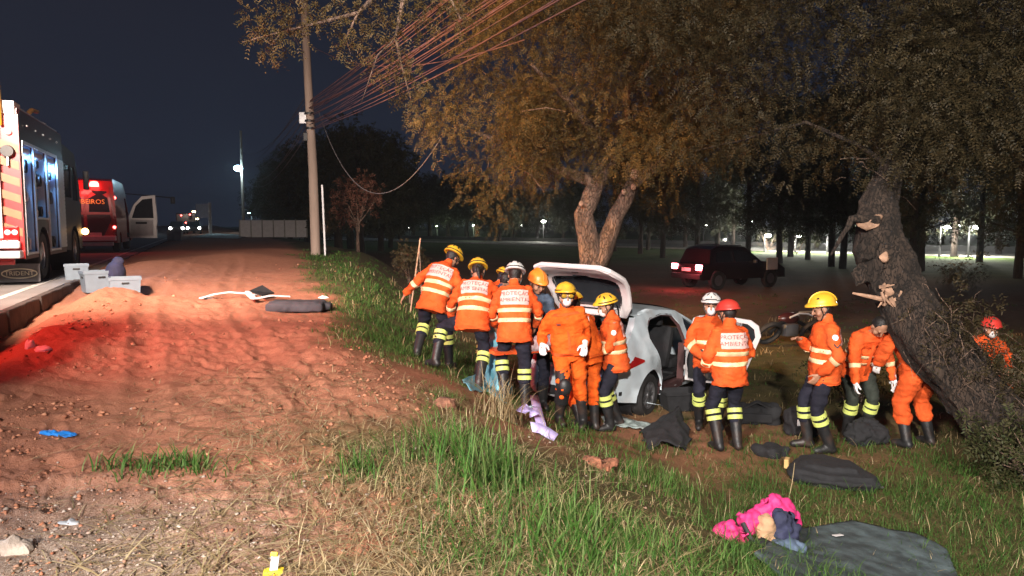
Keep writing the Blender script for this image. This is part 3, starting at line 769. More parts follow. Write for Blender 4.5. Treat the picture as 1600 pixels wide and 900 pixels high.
        if helmet in ('hyel',) and style == 'climb' and goggles is None:
            MB().lathe([(.02, 0), (.022, .03), (.012, .035)], n=10).build('headlamp', M['lime'], hel, loc=hp(0, .165, .06))
    if mask:
        mk = MB(); mk.ball(hp(0, .062, -.045), .062 * s, 14, 10, (.86, .85, .95), Hd); mk.build('face_mask', M['mask'], root, True)
        for sg in (-1, 1): MB().tube([hp(sg * .045, .08, -.03), hp(sg * .083, .0, .005)], .003 * s, 5).build('mask_loop', M['mask'], root)
    if goggles:
        gzz = .022 if goggles == 'on' else .075; gy = .105 if goggles == 'on' else .125
        fr = [hp(x, gy - abs(x) * .35 + .0, gzz + z_) for x, z_ in ((-.075, 0), (-.06, .028), (-.02, .03), (.02, .03), (.06, .028), (.075, 0), (.06, -.026), (.022, -.024), (0, -.010), (-.022, -.024), (-.06, -.026), (-.075, 0))]
        go = MB().tube(fr, .009 * s, 8).build('goggles', M['black'], root, True)
        for sg in (-1, 1): MB().ball(hp(sg * .037, gy - .012, gzz), .032 * s, 12, 8, (1.05, .35, .8), Hd).build('lens', M['amber'] if goggles == 'on' else M['black'], go, True)
        MB().tube([hp(-.075, .07, gzz), hp(-.112, .0, gzz + .02), hp(-.09, -.1, gzz + .02), hp(0, -.145, gzz + .02), hp(.09, -.1, gzz + .02), hp(.112, 0, gzz + .02), hp(.075, .07, gzz)], .010 * s, 6).build('goggle_strap', M['black'], go, True)
    root['hc'] = 0; del root['hc']
    return root

M['bluegrey'] = mat('dark blue grey cloth', (.06, .085, .13), .85, .45, 9, .3, 40)
M['olive'] = mat('very dark green cloth', (.02, .026, .02), .85, .25, 8, .3, 45)
person('rescuer at the outer end of the group, left arm hanging free, yellow helmet', (-1.05, 10.05), -14, 1.80, lean=27, side=13, pel=(0, -.06, -.06),
       feet=((-.22, -.12), (.16, .10)), hands=((-.55, .16, .90), None), elbows=((-1, -.35, .1), None), head=(40, -26))
person('rescuer with dark ponytail under a yellow helmet, left knee raised on the bank', (-.50, 9.15), -4, 1.74, lean=26, side=3, pel=(.02, -.04, -.07),
       feet=((-.46, -.02, .02), (.10, -.14)), fyaw=(55, -6), knees=((-1, .9, 0), None), hands=((-.30, .30, .78), (.25, .5, .95)), head=(36, 3), ponytail=True)
person('rescuer in yellow helmet bent over behind the white helmeted colleague', (-.42, 10.95), -38, 1.80, lean=30, side=6, pel=(0, 0, .02), hands=((-.1, .5, .85), (.25, .5, .85)), head=(40, -15))
person('dark haired bare headed person stooping between two rescuers', (-.36, 10.05), -50, 1.72, lean=32, hands=((-.1, .45, .8), (.15, .45, .8)), head=(30, 0), hat=False, outfit='flight', jacket_mat='bluegrey', trousers_mat='navy', boots=False, group=None)
person('rescuer seen from behind in a white helmet, standing upright at the stretcher', (.03, 9.0), 0, 1.80, lean=13, feet=((-.13, .06), (.13, -.06)), hands=((-.24, .34, .93), (.27, .36, .95)), head=(30, -8), helmet='hwhite')
person('person in orange helmet and dark blue clothes behind the goggled rescuer', (.30, 9.85), 185, 1.88, lean=10, head=(25, 22), helmet='horange', style='full', outfit='flight', jacket_mat='bluegrey', trousers_mat='navy', hands=((-.2, .4, .95), (.2, .4, .95)))
person('rescuer facing the camera with amber goggles, white face mask and white gloves', (.68, 8.78), 182, 1.78, lean=7, side=5, pel=(0, 0, -.01), outfit='flight', badge=0, bulk=1.06, feet=((-.20, -.10), (.12, .08)), fyaw=(-12, 12),
       hands=((-.16, .25, 1.03), (.33, .16, 1.03)), elbows=((-.3, -.8, -.5), (.25, -.9, -.5)), head=(2, 6), mask=True, goggles='on', glove='glove', style='goggled', knee_pads=True)
person('rescuer in plain orange suit and yellow helmet, back to the camera, by the tailgate', (.95, 9.06), 38, 1.76, lean=16, side=-6, outfit='flight', head=(26, 10), hands=((-.1, .45, .95), (.2, .4, .9)), glove='glove', style='plain')
person('masked rescuer in profile with yellow helmet, hands held together before the tail lamp', (1.33, 9.38), 94, 1.78, lean=8, hands=((-.06, .34, 1.0), (.05, .36, .98)), head=(18, 6), mask=True, glove='dglove', badge=0, feet=((-.13, .08), (.13, -.08)), panel_txt=True)
person('rescuer in white helmet facing the camera beside the open car door', (2.56, 9.45), 172, 1.78, lean=2, hands=((-.02, .27, 1.06), (.10, .25, 1.0)), elbows=((-1, -.2, -.2), (1, -.2, -.2)), head=(4, -8), helmet='hwhite', style='climb', mask=True, goggles='up', glove='dglove')
person('rescuer in red helmet seen from behind, back panel in full view', (2.53, 8.46), 14, 1.78, lean=3, hands=((-.20, .20, .92), (.14, .27, 1.02)), elbows=((-.7, -.7, -.2), (.8, -.6, -.1)), head=(14, 12), helmet='hred', style='plain', glove='dglove')
person('rescuer in smooth yellow helmet standing in profile before the leaning tree', (3.60, 8.40), 84, 1.84, lean=0, hands=((-.22, .12, .95), (.06, .27, 1.30)), head=(16, -4), style='full', badge=0, feet=((-.12, -.05), (.14, .12)))
person('stooping rescuer in reflective jacket with head bowed behind the tree roots', (4.29, 9.05), 188, 1.74, lean=30, head=(55, 0), hat=False, hands=((-.3, .32, .66), (.25, .35, .66)), glove='glove', trousers_mat='olive', panel_txt=False)
person('rescuer in plain orange suit half hidden by the leaning trunk, legs apart', (4.84, 8.62), 24, 1.80, bulk=1.2, lean=38, side=6, outfit='flight', jacket_mat='orange_deep', feet=((-.20, 0), (.20, 0)), hands=((-.36, .30, .98), (.2, .5, .7)), head=(40, 0), helmet='hred', style='plain', glove='glove')
person('rescuer in red helmet and dark orange suit crouching beyond the fallen trunk', (6.62, 10.4), 176, 1.76, lean=26, pel=(0, 0, -.30), outfit='flight', jacket_mat='orange_deep', feet=((-.22, .05), (.22, .05)), head=(15, 0), helmet='hred', style='plain', mask=True, hands=((-.2, .4, .7), (.25, .4, .7)))

# ------------------------------------------------------------------ the wrecked hatchback
c_rz = R(-35); c_loc = (.80, 10.06)
c_z = gz(1.8, 10.1) + .0
def car_half(y, z):
    x = .86
    if y < .65: x -= .17 * (1 - y / .65) ** 2
    if y > 3.2: x -= .20 * ((y - 3.2) / .8) ** 2
    if z > .90: x -= .40 * (z - .90) + .25 * max(0, z - 1.28)
    if z < .48: x -= .16 * (.48 - z)
    x += .012 * math.exp(-((z - .78) / .10) ** 2) - .010 * math.exp(-((z - .60) / .10) ** 2)
    x += .016 * mnoise.noise(Vector((y * 2.6, z * 3.1, 4))) + .008 * mnoise.noise(Vector((y * 7, z * 6, 1)))   # dents
    for wy in (.74, 3.28):
        d = math.hypot(y - wy, z - .31)
        if d < .46: x += .022 * max(0, 1 - abs(d - .36) / .1)
    return x
prof_top = [(.02, .66), (.10, .93), (.34, 1.20), (.60, 1.405), (1.0, 1.44), (1.5, 1.445), (2.0, 1.40), (2.5, 1.19), (3.02, .955), (3.5, .86), (3.88, .74), (4.0, .58)]
def arc(cy, cz, r, a0, a1, n=14): return [(cy + r * math.cos(R(a0 + (a1 - a0) * i / n)), cz + r * math.sin(R(a0 + (a1 - a0) * i / n))) for i in range(n + 1)]
out = [(.06, .30), (.0, .48)] + prof_top + [(3.98, .30), (3.92, .24)] + arc(3.28, .31, .37, -8, 188) + arc(.74, .31, .37, -8, 188)
rear_open = [(1.14, .50), (1.10, .40), (1.16, .33), (1.94, .31), (1.99, .60), (1.985, .95), (1.93, 1.20), (1.80, 1.345), (1.45, 1.375), (1.02, 1.345), (.83, 1.24), (.80, 1.10), (.93, .86), (1.08, .68)]
front_win = [(2.10, .95), (2.12, 1.20), (2.16, 1.31), (2.45, 1.17), (2.86, .96)]
q_win = []
car = thing('hatchback_car', 'pale silver blue hatchback, wrecked, tailgate raised and rear door open', 'car', (*c_loc, c_z), c_rz, rot=(R(-1.5), R(1.5), c_rz))
panel('side_panel', out, [rear_open, front_win], lambda y, z: (car_half(y, z), y, z), M['carsilver'], car, .07, .03)
panel('side_panel', out, [[(p[0], p[1]) for p in front_win], [(1.14, .93), (1.02, 1.30), (1.9, 1.34), (1.96, .95)]], lambda y, z: (-car_half(y, z), y, z), M['carsilver'], car, .09, .03)
# roof, bonnet and bumpers: shells that close the two sides
def shell(name, ys, m, inset=0, crown=.04, zoff=0, nx=12, parent=car, smooth=True, kind=None):
    b = MB(); rs = []
    for (y, z) in ys:
        w_ = car_half(y, z) + .002 - inset
        rs.append([(-w_ + 2 * w_ * i / nx, y, z + zoff + crown * (1 - abs(2 * i / nx - 1) ** 3.2)) for i in range(nx + 1)])
    b.rings(rs, closed=False, cap=(False, False)); return b.build(name, m, parent, smooth, sharp=50)
def interp(y):
    for a, b in zip(prof_top, prof_top[1:]):
        if a[0] <= y <= b[0]: return (y, a[1] + (b[1] - a[1]) * (y - a[0]) / (b[0] - a[0]))
shell('roof', [interp(y) for y in (.60, .8, 1.0, 1.25, 1.5, 1.75, 2.0)], M['carsilver'])
shell('windscreen', [interp(y) for y in (2.0, 2.3, 2.6, 2.9, 3.02)], M['glass'], crown=.06)
shell('bonnet', [interp(y) for y in (3.02, 3.3, 3.6, 3.88, 4.0)], M['carsilver'], crown=.05)
b = MB(); rs = []
for z in (.24, .32, .42, .52, .60, .655, .665):
    ring = []
    for i in range(17):
        k = -1 + 2 * i / 16; xw = car_half(.0, z); bulge = .10 * (1 - abs(k) ** 2.5) + (.03 if .3 < z < .62 else 0)
        ring.append((k * xw * 1.0, .03 - bulge + (.05 if z < .3 else 0), z))
    rs.append(ring)
rs.append([(p[0], p[1] + .28, p[2] + .0) for p in rs[-1]])
b.rings(rs, closed=False, cap=(False, False)); b.build('rear_bumper', M['carsilver'], car, True, sharp=50)
MB().bbox((0, -.085, .36), (1.0, .05, .13), .02).build('bumper_insert', M['trim'], car, True)
b = MB(); rs = [[(-.72 + 1.44 * i / 8, 3.98 + .05 * (1 - abs(i / 4 - 1) ** 2), z) for i in range(9)] for z in (.24, .4, .6, .64)]
b.rings(rs, closed=False, cap=(False, False)); b.build('front_bumper', M['carsilver'], car, True)
# inside of the boot opening, floor and seats
for sg in (-1, 1):
    b = MB(); rs = []
    for (y, z) in ((.03, .64), (.06, .80), (.12, .95), (.34, 1.19), (.60, 1.39)):
        w_ = car_half(y, z); rs.append([(sg * (w_ - .004), y + .004, z), (sg * (w_ - .10), y + .02, z - .005), (sg * (w_ - .13), y + .10, z - .02)])
    b.rings(rs, closed=False, cap=(False, False)); b.build('tailgate_frame', M['carsilver'], car, True)
    # tail lamp wraps round the corner
    lens = MB(); rs = []
    for k in range(11):
        f = k / 10; y = .44 * (1 - f) ** 1.3 + .0; z0 = .70 + .12 * (1 - f) ** 1.2; z1 = .955 - .11 * (1 - f) ** 1.6
        ring = []
        for j in range(6):
            z = z0 + (z1 - z0) * j / 5; w_ = car_half(y, z) + .014; yy = y + max(0, (z - .66)) * .30
            ring.append((sg * (w_ - (.0 if f < .9 else .1)), yy - .018, z))
        rs.append(ring)
    rs.append([(sg * (.50), .02 + (p[2] - .66) * .3, .72 + (p[2] - .7) * .8) for p in rs[-1]])
    lens.rings(rs, closed=False, cap=(False, False)); lo = lens.build('tail_lamp', M['redlens'], car, True)
MB().box((0, 1.1, .42), (1.46, 2.1, .05)).build('boot_floor', M['trim'], car)
MB().box((0, 2.55, .45), (1.46, 1.5, .05)).build('cabin_floor', M['trim'], car)
MB().box((0, .05, .62), (1.36, .05, .10)).build('boot_sill', M['carsilver'], car)
sb = MB(); sb.bbox((0, .98, .78), (1.26, .16, .62), .06, (R(-14), 0, 0)); sb.bbox((0, 1.25, .55), (1.26, .5, .16), .06); so_ = sb.build('rear_seat', M['seatcloth'], car, True)
for sx in (-.4, .4): MB().bbox((sx, .92, 1.16), (.26, .1, .16), .045).build('headrest', M['seatcloth'], so_, True)
for sx in (-.36, .36):
    fs_ = MB(); fs_.bbox((sx, 1.98, .82), (.50, .16, .66), .07, (R(-16), 0, 0)); fs_.bbox((sx, 2.3, .55), (.5, .5, .16), .06); fo_ = fs_.build('front_seat', M['seatcloth'], car, True)
    MB().bbox((sx, 1.88, 1.24), (.26, .1, .18), .045).build('headrest', M['seatcloth'], fo_, True)
b = MB(); b.tube([(car_half(y, z) - .03, y, z) for y, z in rear_open + rear_open[:1]], .028, 6); b.build('door_seal', M['maroon'], car, True)
MB().box((.80, 1.97, .62), (.10, .10, .60)).build('inner_pillar', M['maroon'], car)
MB().box((.78, 1.5, .32), (.12, .9, .10)).build('inner_sill', M['maroon'], car)
for sg in (-1, 1):
    f = panel('window_glass', front_win, [], lambda y, z: (sg * (car_half(y, z) - .02), y, z), M['glass'], car, .15, 0)
for sg, wy in ((1, .74), (-1, .74), (1, 3.28), (-1, 3.28)):
    w_ = MB(); w_.lathe([(.19, -.085), (.265, -.095), (.30, -.07), (.308, 0), (.30, .07), (.265, .095), (.19, .085)], axis='x', n=32, cap=(False, False))
    wo = w_.build('wheel', M['tyre'], car, True, loc=(sg * .755, wy, .31))
    r_ = MB(); r_.lathe([(.19, -.05), (.195, .085), (.17, .075), (.165, -.03), (.0, -.03)], axis='x', n=28, cap=(False, False))
    for k in range(9):
        a = 2 * math.pi * k / 9; r_.box((.055, math.cos(a) * .10, math.sin(a) * .10), (.03, .035, .15), Matrix.Rotation(a - math.pi / 2, 3, 'X'))
    r_.lathe([(.05, .04), (.045, .08), (0, .085)], axis='x', n=14)
    ro = r_.build('rim', M['rim'], wo, True); ro.scale = (sg, 1, 1)
    MB().lathe([(.36, -.16), (.36, .02)], axis='x', n=20, cap=(True, False)).build('wheel_arch_liner', M['trim'], car, loc=(sg * .70, wy, .31)).scale = (sg, 1, 1)
# raised tailgate
hw = lambda k: .575 + .075 * sstep(0, .8, k)
def hatch_pt(x, k, off=0):  # k runs from the hinge to the free edge
    y = -k * .98 - .02; z = .10 * math.sin(math.pi * min(1, k * 1.1)) + (-.10 * max(0, (k - .55) / .45) ** 1.6)
    return (x, y, z + off - .05 * (abs(x) / .62) ** 3)
hg = bpy.data.objects.new('tailgate', None); link(hg, car); hg.location = (0, .60, 1.42); hg.rotation_euler = (R(-49), 0, 0)
ol = [(-.52, .0), (.52, .0)] + [(hw(k) + .02, k) for k in (.15, .3, .5, .7)] + [(.625, .84), (.58, .95), (.46, 1.0), (-.46, 1.0), (-.58, .95), (-.625, .84)] + [(-hw(k) - .02, k) for k in (.7, .5, .3, .15)]
wn = [(-.46, .08), (.46, .08), (.535, .40), (.52, .62), (.44, .68), (.15, .70), (.10, .745), (-.10, .745), (-.15, .70), (-.44, .68), (-.52, .62), (-.535, .40)]
sk = panel('skin', ol, [wn], lambda x, k: hatch_pt(x, k), M['carwhite'], hg, .06, .05)
b = MB(); b.tube([Vector(hatch_pt(x * .995, k, -.01)) for x, k in ol + ol[:1]], .035, 8); b.build('rolled_edge', M['carwhite'], hg, True)
panel('window_glass', [(x * 1.02, k * 1.0 + (.0)) for x, k in wn], [], lambda x, k: hatch_pt(x, k, .012), M['glass'], hg, .12, 0)
b = MB(); b.tube([Vector(hatch_pt(x, k, -.03)) for x, k in wn + wn[:1]], .016, 6); b.build('window_seal', M['trim'], hg, True)
MB().bbox(Vector(hatch_pt(0, .86, -.035)), (.11, .035, .05), .008).build('latch', M['black'], hg)
MB().bbox(Vector(hatch_pt(.42, .80, -.035)), (.10, .06, .02), .008).build('trim_clip', M['carwhite'], hg)
for sg in (-1, 1):
    MB().tube([(sg * .60, .25, 1.15), (sg * .58, .18, 1.5), (sg * .56, .12, 1.72)], [.012, .012, .008], 8).build('gas_strut', M['black'], car)
# rear door, standing open on the middle pillar
dr = bpy.data.objects.new('rear_door', None); link(dr, car); dr.location = (car_half(1.96, .7) + .01, 1.97, 0); dr.rotation_euler = (0, 0, R(273)); dr.scale = (1, 1.04, 1)
dl = 1.02
d_out = [(0, .36), (0, .62), (.0, .93), (.05, 1.18), (.10, 1.33), (.20, 1.375), (.52, 1.405), (.92, 1.375), (1.03, 1.30), (1.06, 1.15), (.97, .90), (.90, .68), (.84, .52), (.80, .36)]
d_win = [(.12, .95), (.16, 1.20), (.22, 1.315), (.52, 1.345), (.88, 1.32), (.97, 1.25), (.985, 1.13), (.90, .95)]
dmap = lambda a, z, o=0: (o + (.40 * max(0, z - .90)) * .55, a, z)
panel('outer_skin', d_out, [d_win], lambda a, z: dmap(a, z), M['carwhite'], dr, .08, .025)
inn = [(.05, .40), (.06, .90), (.80, .90), (.72, .62), (.64, .40)]
panel('inner_panel', inn, [], lambda a, z: dmap(a, z, .045 + .018 * math.sin(a * 7) * math.sin(z * 6)), M['trim'], dr, .06, .03)
panel('window_glass', d_win, [], lambda a, z: dmap(a, z, .01), mat('tinted glass', (.05, .06, .07), .05, 0, trans=.6), dr, .2, 0)
MB().bbox((.075, .40, .78), (.06, .34, .07), .02).build('armrest', M['trim'], dr, True)
MB().bbox((.02, .42, .375), (.05, .70, .03), .008).build('lower_edge', M['carwhite'], dr, True)
MB().bbox((.065, .14, .88), (.02, .10, .03), .008).build('handle', M['steel'], dr, True)
for z in (.55, .85): MB().bbox((.01, -.02, z), (.05, .07, .07), .012).build('hinge', M['carwhite'], dr, True)

# ------------------------------------------------------------------ fire engine on the road
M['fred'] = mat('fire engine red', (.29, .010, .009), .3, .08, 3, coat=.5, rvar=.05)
M['fdark'] = mat('dark maroon paint and shade', (.045, .010, .010), .35, .1, 3, coat=.4)  # paint colour; also laid over the van doors as shade
M['gold'] = mat('gold reflective sheet', (.17, .08, .022), .45, .1, 8)
M['alu'] = mat('brushed aluminium', (.62, .62, .64), .35, .06, 5, metal=.6)
M['locker'] = mat('locker lining', (.35, .52, .68), .5, .05, 5)
M['bluelight'] = mat('locker light strip', (.6, .8, 1), .5, 0, emit=(.45, .70, 1.0), estr=3)
M['redglow'] = mat('lit red lamp', (.8, .05, .05), .3, 0, emit=(1, .08, .07), estr=14)
M['pinkglow'] = mat('lit tail lamp', (.9, .2, .2), .3, 0, emit=(1, .25, .25), estr=4)
M['whiteglow'] = mat('lit lamp', (1, 1, 1), .3, 0, emit=(1, .97, .9), estr=18)
M['amberglow'] = mat('lit amber lamp', (1, .6, .2), .3, 0, emit=(1, .50, .15), estr=14)
M['whitepaint'] = mat('white paint', (.72, .70, .70), .4, .06, 4)
M['flap'] = mat('grey mud flap', (.13, .12, .125), .7, .1, 6)
M['cream'] = mat('cream lettering', (.80, .74, .58), .6)
M['yellowprint'] = mat('yellow lettering', (.85, .55, .06), .5)
tx, ty = uv2xy(-4.33, 16.0)
T = thing('fire_engine', 'red fire engine with three lit open lockers and a ladder on its rear', 'fire engine', (tx, ty, ROAD_Z), RA)
HX, L = 1.24, 6.9
side = [(0, .50), (0, 3.12), (.12, 3.22), (4.3, 3.22), (4.3, .50)] + arc(1.72, .50, .60, 0, 180, 12)
bays = [[(.10, .62), (.10, 2.62), (.98, 2.62), (.98, .62)], [(1.08, 1.28), (1.08, 2.62), (2.22, 2.62), (2.22, 1.28)], [(2.36, .62), (2.36, 2.62), (3.42, 2.62), (3.42, .62)]]
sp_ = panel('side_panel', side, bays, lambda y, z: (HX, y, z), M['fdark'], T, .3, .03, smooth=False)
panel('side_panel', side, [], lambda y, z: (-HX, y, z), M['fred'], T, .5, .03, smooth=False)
MB().box((0, 2.15, 3.235), (2.44, 4.28, .03)).build('roof', M['fred'], T)
MB().box((0, 2.15, .55), (2.3, 4.2, .06)).build('floor', M['trim'], T)
for k, bay in enumerate(bays):
    y0, z0 = bay[0]; y1, z1 = bay[2]; d = .78
    b = MB(); x0, x1 = HX - d, HX - .03
    b.add([(x0, y0, z0), (x0, y1, z0), (x0, y1, z1), (x0, y0, z1), (x1, y0, z0), (x1, y1, z0), (x1, y1, z1), (x1, y0, z1)], [(0, 1, 2, 3), (0, 4, 5, 1), (3, 2, 6, 7), (0, 3, 7, 4), (1, 5, 6, 2)])
    lk_ = b.build('locker', M['locker'], T)
    for zz in ((z0 + z1) / 2 - .05, z0 + (z1 - z0) * .74): MB().box((HX - .45, (y0 + y1) / 2, zz), (.62, y1 - y0 - .02, .03)).build('shelf', M['alu'], lk_)
    for yy in (y0 + .03,): MB().box((HX - .10, yy, (z0 + z1) / 2), (.025, .025, z1 - z0 - .1)).build('light_strip', M['bluelight'], lk_)
    MB().box((HX - .3, (y0 + y1) / 2, z1 - .03), (.05, y1 - y0 - .1, .02)).build('light_strip', M['bluelight'], lk_)
    point('locker_lamp', (HX - .2, (y0 + y1) / 2, z1 - .25), 110, (.22, .52, 1.0), .12, T)
    # frame and the rolled up shutter over the bay
    f = MB()
    for yy in (y0 - .025, y1 + .025): f.box((HX + .012, yy, (z0 + z1) / 2), (.03, .05, z1 - z0 + .1))
    f.box((HX + .013, (y0 + y1) / 2, z1 + .03), (.03, y1 - y0, .06)); f.box((HX + .013, (y0 + y1) / 2, z0 - .02), (.03, y1 - y0, .04))
    f.build('shutter_frame', M['alu'], T)
    MB().lathe([(.07, y0 + .03), (.07, y1 - .03)], c=(HX - .10, 0, z1 - .09), axis='y', n=12).build('rolled_shutter', M['alu'], T, True)
    # kit in the lockers
    rr = random.Random(5 + k)
    for zz, n_ in ((z0 + .02, 3), ((z0 + z1) / 2 - .03, 3), (z0 + (z1 - z0) * .74 + .02, 2)):
        for q in range(n_):
            yy = y0 + (q + .5) * (y1 - y0) / n_; h_ = rr.uniform(.14, .34); w_ = rr.uniform(.16, .28)
            if rr.random() < .45: o_ = MB().lathe([(.0, 0), (h_ * .5, .0), (h_ * .5, .12), (h_ * .28, .12), (h_ * .28, .05)], axis='x', n=16, c=(HX - .18, yy, zz + h_ * .5)).build('hose_reel', M['black'], lk_, True)
            else:
                o_ = MB().bbox((HX - .25, yy, zz + h_ / 2), (.34, w_, h_), .03).build('equipment_case', M['trim'] if rr.random() < .6 else M['whitepaint'], lk_)
sh = thing; s_ = MB()
for i in range(22): s_.box((HX + .006, 3.86, .66 + i * .09), (.022, .74, .082))
st = MB(); st.box((HX + .006, 3.86, 1.62), (.02, .76, 2.0)); so_ = st.build('closed_shutter', M['alu'], T)
for i in range(22):
    MB().box((HX + .022, 3.86, .66 + i * .09), (.014, .74, .074)).build('slat', M['alu'], so_)
# cab
cab = [(4.34, .55), (4.34, 3.0), (4.6, 3.05), (6.2, 2.95), (6.75, 2.2), (6.9, 1.4), (6.9, .5)] + arc(5.75, .50, .60, 0, 180, 12)
panel('cab_side', cab, [[(4.6, 1.8), (4.6, 2.6), (5.5, 2.6), (5.5, 1.8)], [(5.7, 1.75), (5.7, 2.6), (6.15, 2.6), (6.5, 2.0), (6.5, 1.75)]], lambda y, z: (HX - .02, y, z), M['trim'], T, .3, .04, smooth=False)
panel('cab_side', cab, [], lambda y, z: (-HX + .02, y, z), M['trim'], T, .5, .04, smooth=False)
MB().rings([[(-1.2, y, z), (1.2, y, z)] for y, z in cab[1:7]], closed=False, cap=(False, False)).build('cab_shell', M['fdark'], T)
MB().box((HX - .05, 5.05, 2.2), (.02, .92, .82)).build('cab_window', M['glass'], T); MB().box((HX - .05, 6.05, 2.15), (.02, .92, .86)).build('cab_window', M['glass'], T)
MB().bbox((HX + .18, 6.55, 2.3), (.14, .08, .5), .03).build('mirror', M['black'], T)
MB().ball((HX + .06, 6.86, .95), .09, 10, 8).build('side_lamp', M['amberglow'], T)
# wheels
for wy in (1.72, 5.75):
    for sg in (-1, 1):
        w_ = MB().lathe([(.28, -.16), (.44, -.17), (.50, -.12), (.51, 0), (.50, .12), (.44, .17), (.28, .16)], axis='x', n=32, cap=(False, False)).build('wheel', M['tyre'], T, True, loc=(sg * (HX - .19), wy, .51))
        MB().lathe([(.28, -.1), (.285, .15), (.25, .13), (.22, .02), (.12, .02), (.11, .12), (0, .13)], axis='x', n=24, cap=(False, False)).build('rim', M['steel'], w_, True).scale = (sg, 1, 1)
    MB().lathe([(.60, -.5), (.60, 0)], axis='x', n=24, cap=(True, False)).build('wheel_arch', M['trim'], T, loc=(HX - .01, wy, .5))
# rear face
MB().box((0, -.02, 1.87), (2.44, .04, 2.70)).build('rear_panel', M['fred'], T)
for sg in (-1, 1):
    MB().prism([(sg * .99, .52), (sg * 1.25, .52), (sg * 1.25, 3.12), (sg * 1.05, 3.12), (sg * .99, 2.9)], -.10, -.035, 'y').build('corner_post', M['fred'], T)
    for i in range(6):
        z = .95 + i * .30
        MB().prism([(sg * .48, z + .24), (sg * .48, z + .39), (sg * 1.23, z + .12), (sg * 1.23, z - .03)], -.110, -.045, 'y').build('chevron_stripe', M['gold'], T)
    lb = MB().bbox((sg * 1.06, -.13, .98), (.24, .06, .26), .03).build('lamp_cluster', M['redlens'], T)
    for q in (-.055, .055): MB().ball((sg * 1.06 + q, -.165, 1.0), .05, 10, 6, (1, .4, 1)).build('tail_lamp', M['pinkglow'], lb, True)
    MB().ball((sg * 1.10, -.16, 2.80), .055, 10, 8, (1, .6, 1)).build('marker_lamp', M['redglow'], T, True)
    wl = MB().lathe([(.10, 0), (.11, .06), (.06, .12), (0, .12)], axis='y', n=16, c=(sg * 1.08, -.24, 2.45)).build('work_lamp', M['black'], T, True)
    MB().tube([(sg * 1.08, -.18, 2.45), (sg * 1.08, -.2, 2.2), (sg * 1.08, -.05, 2.15)], .018, 6).build('bracket', M['alu'], wl)
    MB().box((sg * 1.06, -.11, .74), (.32, .02, .11)).build('reflector', M['redlens'], T)
MB().bbox((0, -.24, .60), (2.46, .34, .13), .03).build('rear_step', M['alu'], T)
MB().bbox((0, -.20, .78), (2.40, .10, .14), .03).build('bumper', M['alu'], T)
MB().bbox((0, -.16, .47), (2.2, .06, .12), .02).build('under_bar', M['fred'], T)
MB().box((0, .15, 3.24), (2.4, .5, .22)).build('rear_header', M['whitepaint'], T)
MB().tube([(1.0, -.2, 2.9), (1.0, -.22, 3.75)], .03, 8).build('light_mast', M['amber'], T)
ld = bpy.data.objects.new('ladder', None); link(ld, T)
for x in (.52, .92): MB().tube([(x, -.20, .9), (x, -.17, 3.2)], .025, 8).build('rail', M['whitepaint'], ld, True)
for i in range(7): MB().tube([(.52, -.19, 1.05 + i * .3), (.92, -.19, 1.05 + i * .3)], .018, 6).build('rung', M['whitepaint'], ld)
# mud flap with the maker's oval
mf = MB().bbox((.96, 1.05, .21), (.70, .03, .36), .01).build('mud_flap', M['flap'], T, rot=None)
for v_ in mf.data.vertices: v_.co.y -= .28
ov = []
for j in range(33): a = 2 * math.pi * j / 32; ov.append((.97 + .29 * math.cos(a), .75, .20 + .09 * math.sin(a)))
MB().tube(ov, .012, 6).build('oval', M['cream'], mf); lettering('TRIDENT', .118, M['cream'], mf, (.97, .742, .20), (R(90), 0, 0))
# things on the roof
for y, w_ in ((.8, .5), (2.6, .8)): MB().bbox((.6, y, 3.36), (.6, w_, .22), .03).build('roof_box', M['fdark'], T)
MB().tube([(.7, 3.6, 3.2), (.7, 3.6, 3.55), (.75, 3.9, 3.72), (.8, 4.3, 3.74)], [.07, .06, .05, .04], 8).build('water_cannon', M['gold'], T, True)
MB().tube([(1.15, .2, 3.3), (1.15, 4.2, 3.3)], .025, 6).build('roof_rail', M['alu'], T)
bl = MB().bbox((0, 5.2, 3.12), (2.0, .35, .20), .05).build('beacon_bar', M['redlens'], T)
for i in range(5): MB().ball((1.27, .5 + i * .75, 2.98), .022, 6, 5).build('side_marker', M['alu'], T)
for i in range(4): MB().ball((.9, 4.0 + i * .12, 3.4 + .05 * (i % 2)), .05, 8, 6).build('roof_fitting', M['alu'], T)

# a second engine parked level with the photographer: it throws the long shadow over the near dirt
nx_, ny_ = uv2xy(-4.95, .9)
T2 = copy_tree(T); T2.location = (nx_, ny_, ROAD_Z); T2['label'] = 'second fire engine parked beside the photographer, shading the near dirt'
for ch in list(T2.children):
    if ch.type == 'LIGHT': ch.data = ch.data.copy(); ch.data.energy = 110

# ------------------------------------------------------------------ red rescue van ahead of it
vx, vy = uv2xy(-4.40, 33.5)
V = thing('rescue_van', 'red rescue van seen from behind with a lit red beacon and open cab door', 'van', (vx, vy, ROAD_Z), RA)
vw = 1.08
vs = [(0, .40), (0, 1.2), (.06, 2.3), (.22, 2.85), (.5, 2.95), (4.4, 2.95), (4.9, 2.6), (5.3, 1.7), (6.2, 1.35), (6.4, .9), (6.4, .40)] + arc(5.3, .38, .45, 0, 180, 10) + arc(1.3, .38, .45, 0, 180, 10)
def vmap(sg): return lambda y, z: (sg * (vw - .13 * max(0, z - 1.3) ** 1.3 * .5), y, z)
panel('side_panel', vs, [[(4.0, .55), (4.0, 2.3), (4.6, 2.3), (5.1, 1.6), (5.1, .55)]], vmap(1), M['fred'], V, .25, .04)
panel('side_panel', vs, [], vmap(-1), M['fred'], V, .4, .04)
b = MB(); b.rings([[(vmap(-1)(y, z)[0], y, z), (0, y, z + .03), (vmap(1)(y, z)[0], y, z)] for y, z in vs[:11]], closed=False, cap=(False, False)); b.build('body_shell', M['fred'], V, True)
